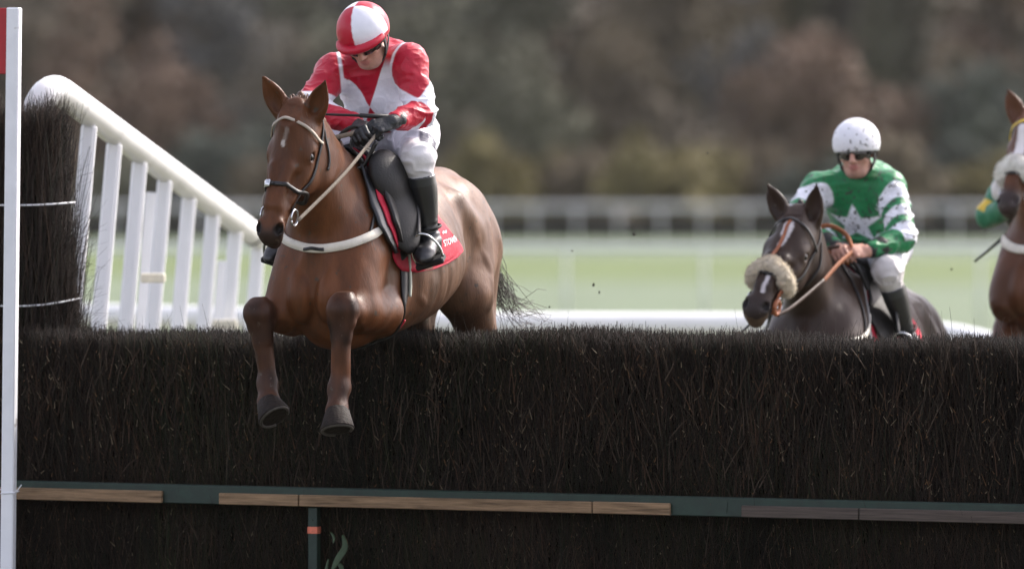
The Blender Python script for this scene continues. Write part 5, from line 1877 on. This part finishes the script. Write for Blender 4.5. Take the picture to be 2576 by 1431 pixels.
def silks_green(V, G):
    v = (V - G["pel"]) @ G["ta"]
    lat = V[:, 1] - G.get("cy", 0.04)
    fr_ = (V - G["pel"]) @ G["tf"]
    d = star_d(lat / 0.135, (v - 0.205) / 0.105) * 0.10
    st = np.where(fr_ > 0, aa(d, 0.003), 0)
    C = mix3(np.tile(GRN, (len(V), 1)), np.tile(WHITE, (len(V), 1)), st)
    for i, sg in ((0, 1), (1, -1)):
        sh, el, wr = G["sh"][i], G["el"][i], G["wr"][i]
        d1, t1 = segd(V, sh, el)
        d2, t2 = segd(V, el, wr)
        u = d1 - 0.078 < d2 - 0.06
        arm = np.minimum(d1 - 0.078, d2 - 0.06) < 0.016
        L1 = np.linalg.norm(el - sh)
        s = np.where(u, (V - sh) @ unit(el - sh), L1 + (V - el) @ unit(wr - el))
        s = s + 0.035 * np.sin(np.arctan2(V[:, 0] - sh[0], V[:, 1] - sh[1]) * 2)
        band = np.zeros(len(V))
        for a0, a1 in ((0.045, 0.125), (0.165, 0.215), (0.25, 0.345)):
            band = np.maximum(band, aa(np.abs(s - (a0 + a1) / 2) - (a1 - a0) / 2))
        Ca = mix3(np.tile(GRN, (len(V), 1)), np.tile(WHITE, (len(V), 1)), band)
        C = np.where((arm & (s > 0.0))[:, None], Ca, C)
    return C

def silks_gold(V, G):
    C = np.tile(arr(0.012, 0.15, 0.072), (len(V), 1))
    Y_ = arr(0.62, 0.42, 0.02)
    v = (V - G["pel"]) @ G["ta"]
    C = mix3(C, np.tile(Y_, (len(V), 1)), aa(np.abs(v - 0.2) - 0.04))
    for i in (0, 1):
        sh, el, wr = G["sh"][i], G["el"][i], G["wr"][i]
        d1, t1 = segd(V, sh, el)
        d2, t2 = segd(V, el, wr)
        u = d1 - 0.078 < d2 - 0.06
        arm = np.minimum(d1 - 0.078, d2 - 0.06) < 0.016
        s = np.where(u, (V - el) @ unit(el - sh), (V - el) @ unit(wr - el))
        band = aa(np.abs(s + 0.02) - 0.032)
        C = np.where(arm[:, None], mix3(np.tile(arr(0.012, 0.15, 0.072), (len(V), 1)), np.tile(Y_, (len(V), 1)), band), C)
    return C

def helm_quarters(L):
    q = (L[:, 0] + 0.005) * (L[:, 1] - 0.0)
    edge = np.minimum(np.abs(L[:, 1]), np.abs(L[:, 0] + 0.005))
    w_ = np.where(q > 0, 1.0, 0.0)
    w_ = np.where(edge < 0.0015, 0.5, w_)
    low = L[:, 2] < 0.010
    w_ = np.where(low, 0.0, w_)
    return mix3(np.tile(RED, (len(L), 1)), np.tile(WHITE, (len(L), 1)), w_)

def breech_panel(V, G):
    C = np.tile(arr(0.76, 0.75, 0.82), (len(V), 1))
    h, k = G["hip"][0], G["kn"][0]
    dk = np.linalg.norm(V - k, axis=1)
    C = mix3(C, np.tile(arr(0.66, 0.62, 0.57), (len(V), 1)), (1 - sstep(0.06, 0.12, dk)) * 0.6)
    a = unit(k - h)
    t = (V - h) @ a
    out = unit(arr(0.5, 0.85, 0.45) - a * (arr(0.5, 0.85, 0.45) @ a))
    s2 = np.cross(a, out)
    y = (V - h) @ s2
    o = (V - h) @ out
    ins = np.maximum(np.abs(t - 0.375) - 0.085, np.abs(y + 0.005) - 0.050)
    m = np.where(o > 0.0, aa(ins), 0)
    C = mix3(C, np.tile(arr(0.045, 0.045, 0.07), (len(V), 1)), m)
    sc = np.maximum(np.abs(t - 0.385) - 0.060, np.abs(y + 0.006) - 0.011)
    tex = (np.sin(t * 300) > 0.1) | (np.abs(y + 0.006 - 0.006 * np.sin(t * 150)) < 0.0025)
    C = mix3(C, np.tile(arr(0.7, 0.7, 0.75), (len(V), 1)), np.where((o > 0.0) & tex, aa(sc), 0))
    return C

def breech_plain(V, G):
    C = np.tile(arr(0.74, 0.74, 0.78), (len(V), 1))
    for i in (0, 1):
        dk = np.linalg.norm(V - G["kn"][i], axis=1)
        C = mix3(C, np.tile(arr(0.55, 0.50, 0.45), (len(V), 1)), (1 - sstep(0.05, 0.16, dk)) * 0.7)
    return C

# ---- rider of the chestnut
J1 = dict(head=(0.02, 0.035, 0.545), pitch=R(31), roll=-0.13, yaw=0.06, pelvis=(-0.36, 0.0, 0.145), neck=(-0.125, 0.012, 0.475),
          sh=[(-0.11, 0.180, 0.435), (-0.07, -0.135, 0.395)], el=[(-0.06, 0.255, 0.225), (0.10, -0.175, 0.255)],
          wr=[(0.14, 0.215, 0.185), (0.16, 0.065, 0.165)], hd=[(0.75, -0.62, -0.25), (0.85, 0.35, -0.25)], hn=[(0.45, 0.45, 0.75), (0.2, -0.5, 0.85)],
          hip=[(-0.34, 0.11, 0.14), (-0.34, -0.11, 0.14)], kn=[(0.06, 0.292, 0.035), (0.115, -0.265, 0.05)],
          an=[(-0.020, 0.315, -0.300), (0.0, -0.31, -0.30)], toe=[(0.15, 0.345, -0.375), (0.15, -0.345, -0.375)],
          gloves=True, hj=0.0038, mhelm=M_helm, helmcol=helm_quarters, peakcol=RED, msilk=M_silk, silks=silks_red, mbreech=M_breech, breechcol=breech_panel)
R1 = jockey(F1, J1)
tag(R1["root"], "person in red and white diamond silks and quartered cap crouching over the leaping chestnut", "jockey")
for i, sg in ((0, 1), (1, -1)):
    stirrup(H1, sad, J1["an"][i], J1["toe"][i], sg, (0.02, sg * 0.27, -0.10))

def rein(hs, name, pts, wd, m, n=30, parent=None):
    Q = resample(pts, n)
    T = np.gradient(Q, axis=0)
    Nn = np.cross(T, arr(0.45, -0.2, 0.9))
    Nn /= np.linalg.norm(Nn, axis=1)[:, None]
    V, F = ribbon(Q, Nn, wd, 0.005)
    return mk(name, V - hs["base"], F, m, parent or hs["root"])

Hh = H1["head"]
hl = arr(*J1["wr"][0]) + unit(J1["hd"][0]) * 0.085
hr_ = arr(*J1["wr"][1]) + unit(J1["hd"][1]) * 0.085
bl, br_ = Hh(0.480, 0.088, -0.125), Hh(0.480, -0.088, -0.125)
rein(H1, "rein", [bl, bl * 0.5 + hl * 0.5 + arr(0, 0.02, -0.012), hl + arr(0, 0, -0.03)], 0.015, M_tanrein)
rein(H1, "rein", [br_, arr(0.60, -0.17, -0.12), arr(0.38, -0.15, 0.06), hr_], 0.020, M_tanrein)
rein(H1, "rein_loop", [hl + arr(0, -0.03, -0.02), hl + arr(0.05, -0.08, 0.0), hl + arr(0.07, -0.14, -0.05), hl + arr(0.05, -0.125, -0.14), hl + arr(0.02, -0.06, -0.17), hl + arr(0, 0.0, -0.06)], 0.018, M_leather)
rein(H1, "rein_loop", [hl + arr(-0.01, -0.03, -0.01), hl + arr(0.03, -0.075, -0.02), hl + arr(0.05, -0.09, -0.08), hl + arr(0.02, -0.05, -0.15)], 0.014, M_leather)

# whip across the hands
def whip(fr, name, a, b_, label, cat, flap=True, r=0.006):
    a, b_ = fr.W(a), fr.W(b_)
    root = empty(name, a)
    d = unit(b_ - a)
    L = np.linalg.norm(b_ - a)
    V, F = tube([arr(0, 0, 0), d * 0.16, d * 0.162, d * L], [0.0095, 0.0095, r, r * 0.75], 10)
    mk("shaft", V, F, M_black, root)
    if flap:
        s = unit(np.cross(d, arr(0, 0, 1)))
        V, F = box(d * (L + 0.03), (0.085, 0.008, 0.034), np.stack((d, s, np.cross(d, s))), 0.003)
        mk("flap", V, F, M_leather, root, smooth=False)
    tag(root, label, cat)
    return root
wp = whip(F1, "whip", (0.12, 0.22, 0.205), (0.335, -0.045, 0.215), "black whip held level across the hands of the rider in red and white", "whip", flap=False)
d_ = F1.W((0.345, -0.05, 0.195)) - np.array(wp.location)
V, F = torus(d_, FWD, 0.020, 0.005, 16)
mk("wrist_loop", V, F, M_leather, wp)

# ---- second horse, dark bay with a sheepskin noseband
P2 = dict(poll=(0.615, 0.0, 0.155), neckw=0.90, muz=(0.965, -0.075, -0.262), earR=(0.625, -0.140, 0.325), earL=(0.635, 0.100, 0.330), earout=0.15, nb=(0.12, 0, -0.30), lo=(-1.55, -0.46, -1.62), hi=(1.22, 0.46, 0.66),
          fore=[[(0.19, 0.185, -0.62), (0.42, 0.165, -0.93), (0.22, 0.16, -1.20), (0.14, 0.16, -1.27), (0.07, 0.16, -1.33)],
                [(0.19, -0.185, -0.62), (0.30, -0.165, -1.0), (0.38, -0.16, -1.34), (0.44, -0.16, -1.42), (0.47, -0.16, -1.49)]],
          hind=[[(-0.93, 0.165, -0.28), (-0.72, 0.185, -0.60), (-1.02, 0.16, -0.98), (-0.90, 0.15, -1.30), (-0.84, 0.15, -1.42)],
                [(-0.93, -0.165, -0.28), (-0.70, -0.185, -0.60), (-0.92, -0.16, -1.0), (-0.74, -0.15, -1.32), (-0.68, -0.15, -1.43)]],
          coat=coat_bay)
F2 = Frame((1.505, 3.0, 1.60), YAW, R(6))
F2J = Frame((1.505, 3.0, 1.60), YAW)
H2 = horse(F2, P2, h=0.0095, base=(0, 0, -1.5), material=M_coat2)
tag(H2["root"], "dark bay racehorse with a fluffy cream sheepskin noseband galloping up behind the fence", "horse")
mane(H2, M_hair, n=9)
coat_hair(H2, H2["C"], 70000, M_fur)
tail(H2, M_hair, [(-1.17, 0.0, -0.10), (-1.30, 0.0, -0.16), (-1.42, 0.0, -0.36), (-1.50, 0.0, -0.6), (-1.54, 0.0, -0.9)], n=160)
br2 = bridle(H2, M_leather, M_leather, nose_s=0.40)

def sheepskin(hs, s, ya, ga, gc, r, m, parent, ph=R(125)):
    H = hs["head"]
    a = np.linspace(-ph, ph, 46)
    Q = np.array([H(s + 0.045 * abs(math.sin(p)), ya * math.sin(p), gc + ga * math.cos(p)) for p in a])
    S = SDF(Q.min(0) - 0.08, Q.max(0) + 0.08, 0.006)
    for i in range(len(Q) - 1):
        t = 1 - abs(i / (len(Q) - 1) * 2 - 1) ** 6 * 0.45
        S.cone(Q[i], Q[i + 1], r * t, r * t, k=0.01)
    V, F = S.mesh()
    N = normals(V, F)
    V = V + N * (vnoise(V * 45, 2) * 0.004 + vnoise(V * 120, 4) * 0.004)[:, None]
    r3 = np.random.default_rng(4)
    ii = r3.integers(0, len(V), 4500)
    Vt, Ft, _c = twigs(V[ii], N[ii] + r3.normal(0, 0.5, (4500, 3)), r3.uniform(0.005, 0.010, 4500), np.full(4500, 0.0012), np.zeros((4500, 3)), r3.normal(0, 0.004, (4500, 3)), 3)
    V, F = join([(V, F), (Vt, Ft)])
    return mk("sheepskin_noseband", V - hs["base"], F, m, parent)

sheepskin(H2, 0.335, 0.086, 0.082, -0.065, 0.037, M_fleece, br2)
Hh2 = H2["head"]
strap(H2, "face_strap", [Hh2(0.06, 0.0, 0.05), Hh2(0.16, -0.008, 0.05), Hh2(0.32, -0.012, 0.05)], 0.016, 0.004, M_orange_l, br2, n=24)
strap(H2, "lower_strap", [Hh2(0.42, 0.075, -0.06), Hh2(0.49, 0.085, -0.085), Hh2(0.55, 0.08, -0.10)], 0.028, 0.006, M_orange_l, br2, n=16, off=0.004)
V, F = torus(Hh2(0.515, 0.082, -0.085), Hh2.S, 0.030, 0.011)
mk("bit_guard", V - H2["base"], F, M_orange_l, br2)
sc = -0.36
sad2 = empty("saddle"); sad2.parent = H2["root"]
shell(H2, "pale_pad", [(-95, .16, -.40), (0, .10, -.36), (30, .13, -.34), (58, .19, -.30), (80, .22, -.33), (100, .20, -.30)], sc, 0.004, 0.006, M_greypad, None, nf=30)
shell(H2, "saddlecloth", [(-95, .11, -.40), (0, .06, -.34), (30, .09, -.34), (58, .125, -.30), (80, .13, -.38), (104, .12, -.40)], sc, 0.011, 0.006, M_cloth, None, nf=30, wave=0.004)
shell(H2, "flap", [(-75, .09, -.26), (0, .08, -.26), (20, .11, -.26), (45, .14, -.2), (62, .135, -.12), (78, .11, -.08), (92, .06, .0)], sc, 0.022, 0.014, M_saddle, sad2)
S = SDF((-0.50, -0.22, -0.16), (0.22, 0.36, 0.22), 0.006)
S.loft((-0.16, 0, 0.02), (1, 0, 0), (0, 0, 1), [(-.26, .055, 0, .10, .035), (-.2, .035, 0, .13, .03), (-.05, .0, 0, .105, .03), (.1, .015, 0, .075, .035), (.19, .045, 0, .05, .04), (.23, .05, 0, .025, .02)], k=0.02)
V, F = S.mesh()
mk("seat", V - H2["base"], F, M_saddle, sad2)
strap(H2, "girth", [(.09, .30, -.24), (.09, .29, -.40), (.085, .25, -.58), (.075, .15, -.72), (.06, 0, -.78), (.075, -.15, -.72), (.09, -.25, -.58), (.09, -.3, -.25)], 0.055, 0.008, M_leather, None, n=60, off=0.002)
strap(H2, "breast_girth", [(.12, .30, -.24), (.27, .26, -.33), (.38, .2, -.38), (.46, .12, -.40), (.52, .0, -.41), (.46, -.12, -.40), (.38, -.2, -.38), (.27, -.26, -.33), (.12, -.3, -.24)], 0.028, 0.006, M_cream2, None, n=70, off=0.002, it=6)
strap(H2, "neck_strap", [(.14, .03, .02), (.20, .13, -.06), (.25, .2, -.2), (.28, .24, -.33)], 0.014, 0.005, M_leather, None, n=40, off=0.002)

J2 = dict(head=(-0.03, 0.078, 0.545), pitch=R(6), roll=-0.04, yaw=0.10, pelvis=(-0.36, 0.03, 0.10), neck=(-0.14, 0.055, 0.435),
          sh=[(-0.12, 0.205, 0.365), (-0.08, -0.112, 0.355)], el=[(-0.03, 0.305, 0.135), (0.08, -0.205, 0.21)],
          wr=[(0.17, 0.205, 0.075), (0.19, 0.06, 0.085)], hd=[(0.80, -0.62, 0.0), (0.85, 0.35, -0.15)], hn=[(0.50, 0.5, 0.65), (0.2, -0.5, 0.85)],
          hip=[(-0.34, 0.13, 0.10), (-0.34, -0.09, 0.10)], kn=[(0.115, 0.275, -0.02), (0.115, -0.265, -0.0)],
          an=[(-0.05, 0.325, -0.335), (-0.03, -0.31, -0.335)], toe=[(0.10, 0.355, -0.40), (0.10, -0.345, -0.40)],
          mhelm=M_helm2, helmcol=lambda L: np.tile(arr(0.78, 0.78, 0.82), (len(L), 1)), peak=False, peakcol=WHITE, msilk=M_silk2, silks=silks_green, mbreech=M_breech2, breechcol=breech_plain)
R2 = jockey(F2J, J2)
tag(R2["root"], "person in mud-splashed green silks with a white star and a white cap", "jockey")
for i, sg in ((0, 1), (1, -1)):
    stirrup(H2, sad2, J2["an"][i], J2["toe"][i], sg, (0.02, sg * 0.27, -0.10))
hl = arr(*J2["wr"][0]) + unit(J2["hd"][0]) * 0.085
hr_ = arr(*J2["wr"][1]) + unit(J2["hd"][1]) * 0.085
bl, br_ = Hh2(0.535, 0.085, -0.12), Hh2(0.535, -0.085, -0.12)
mid = bl * 0.45 + hl * 0.55 + arr(0, 0.02, -0.015)
rein(H2, "rein", [bl, bl * 0.7 + mid * 0.3 + arr(0, 0.01, -0.005), mid], 0.016, M_brown)
rein(H2, "rein_grip", [mid, mid * 0.5 + hl * 0.5, hl + arr(0, 0, -0.02)], 0.020, M_orange_r)
rein(H2, "rein", [br_, arr(0.60, -0.17, -0.15), arr(0.38, -0.15, 0.0), hr_], 0.018, M_brown)
rein(H2, "rein_loop", [hl + arr(0, 0, -0.02), hl + arr(0.05, -0.03, 0.05), hl + arr(0.07, -0.11, 0.085), hl + arr(0.07, -0.175, 0.05), hl + arr(0.05, -0.14, -0.01), hl + arr(0.01, -0.07, -0.06), hl + arr(0, -0.02, -0.08)], 0.022, M_orange_r)
rein(H2, "rein_tail", [hl + arr(0, -0.03, -0.06), hl + arr(0.0, 0.02, -0.10), hl + arr(-0.04, 0.06, -0.20)], 0.022, M_leather)
whip(F2, "whip", F2.M.T @ (px(1962, 745, 2.6) - F2.O), F2.M.T @ (px(1850, 850, 2.1) - F2.O), "thin black whip pointing down below the dark bay horse's chin", "whip", flap=False, r=0.0065)

# ---- third horse, mostly beyond the right edge
P3 = dict(poll=(0.60, -0.01, 0.245), muz=(0.86, -0.045, -0.160), hyaw=-0.1, earR=(0.60, -0.135, 0.42), earL=(0.62, 0.13, 0.42), earout=0.2, nb=(0.10, 0, -0.24), lo=(-1.65, -0.46, -1.50), hi=(1.22, 0.46, 0.66),
          fore=[[(0.19, 0.185, -0.60), (0.42, 0.165, -0.90), (0.24, 0.160, -1.10), (0.16, 0.16, -1.14), (0.08, 0.16, -1.17)],
                [(0.19, -0.195, -0.61), (0.40, -0.170, -0.92), (0.24, -0.165, -1.14), (0.16, -0.155, -1.18), (0.08, -0.150, -1.21)]],
          hind=[[(-0.93, 0.165, -0.28), (-0.74, 0.185, -0.60), (-1.06, 0.16, -0.96), (-1.16, 0.15, -1.28), (-1.16, 0.15, -1.42)],
                [(-0.93, -0.165, -0.28), (-0.74, -0.185, -0.60), (-1.10, -0.16, -0.94), (-1.22, -0.15, -1.26), (-1.22, -0.15, -1.40)]],
          coat=coat_brown)
F3 = Frame((2.66, 4.3, 1.94), YAW, R(8))
H3 = horse(F3, P3, h=0.011, base=(0, 0, -1.42), material=M_coat2)
tag(H3["root"], "brown racehorse with a white sheepskin noseband and yellow browband at the picture's right edge", "horse")
br3 = bridle(H3, M_leather, M_yellow, nose_s=0.40)
sheepskin(H3, 0.325, 0.086, 0.082, -0.065, 0.038, M_fleece_w, br3)
mane(H3, M_hair_c, n=9)
tail(H3, M_hair, [(-1.17, 0.0, -0.10), (-1.30, 0.0, -0.16), (-1.42, 0.0, -0.36), (-1.50, 0.0, -0.6), (-1.54, 0.0, -0.9)], n=120)
strap(H3, "breast_girth", [(.15, .30, -.22), (.27, .26, -.24), (.38, .2, -.29), (.46, .12, -.325), (.52, .0, -.335), (.46, -.12, -.325), (.38, -.2, -.28), (.27, -.26, -.25), (.14, -.30, -.24)], 0.045, 0.008, M_cream2, None, n=70, off=0.002, it=6)
sad3 = empty("saddle"); sad3.parent = H3["root"]
shell(H3, "saddlecloth", [(-104, .12, -.40), (-80, .13, -.38), (0, .06, -.34), (80, .13, -.38), (104, .12, -.40)], sc, 0.008, 0.006, M_cloth, None, nf=24)
shell(H3, "flap", [(-92, .06, .0), (-62, .135, -.12), (-20, .11, -.26), (0, .08, -.26), (20, .11, -.26), (62, .135, -.12), (92, .06, .0)], sc, 0.018, 0.014, M_saddle, sad3)
J3 = dict(J2)
J3.update(head=(0.12, 0.0, 0.36), yaw=0.0, roll=0.0, pitch=R(25), pelvis=(-0.36, 0, 0.10), neck=(-0.04, 0.0, 0.27), sh=[(-0.0, 0.19, 0.22), (-0.0, -0.19, 0.20)],
          el=[(0.03, 0.33, -0.06), (0.06, -0.365, -0.115)], wr=[(0.22, 0.15, -0.09), (0.24, -0.17, -0.10)], hd=[(0.85, -0.4, -0.1), (0.85, 0.4, -0.15)],
          hip=[(-0.34, 0.11, 0.10), (-0.34, -0.11, 0.10)], silks=silks_gold, msilk=M_silk, mbreech=M_breech)
J3["an"] = [J2["an"][0], (-0.26, -0.25, -0.30)]
J3["toe"] = [J2["toe"][0], (-0.12, -0.27, -0.37)]
J3["helmcol"] = lambda L: np.tile(arr(0.55, 0.40, 0.03), (len(L), 1))
J3["mhelm"] = M_helm
R3 = jockey(F3, J3, h=0.0065)
tag(R3["root"], "person with a green and yellow sleeve, nearly hidden behind the brown horse's head", "jockey")
for i, sg in ((0, 1), (1, -1)):
    stirrup(H3, sad3, J3["an"][i], J3["toe"][i], sg, (0.02, sg * 0.27, -0.10))
whip(F3, "whip", F3.M.T @ (px(2590, 545, 4.1) - F3.O), F3.M.T @ (px(2452, 658, 4.0) - F3.O), "black whip slanting down to the left beside the rider with the green and yellow sleeve", "whip", flap=False, r=0.0075)

# ------------------------------------------------------------------ the hazy air between the camera and the wood
hm = bpy.data.materials.new("haze")
hm.use_nodes = True
ht = hm.node_tree
ht.nodes.remove(ht.nodes["Principled BSDF"])
pv = ht.nodes.new("ShaderNodeVolumePrincipled")
pv.inputs["Color"].default_value = (0.86, 0.84, 0.79, 1)
pv.inputs["Density"].default_value = 0.00007
pv.inputs["Anisotropy"].default_value = 0.3
ht.links.new(pv.outputs[0], ht.nodes["Material Output"].inputs["Volume"])
V, F = box(arr(0, 145, 14), (240, 364, 30), None, 0.1)
hz = mk("haze", V, F, hm, None, smooth=False)
tag(hz, "thin pale haze in the air over the course and the wood", "haze", kind="stuff")
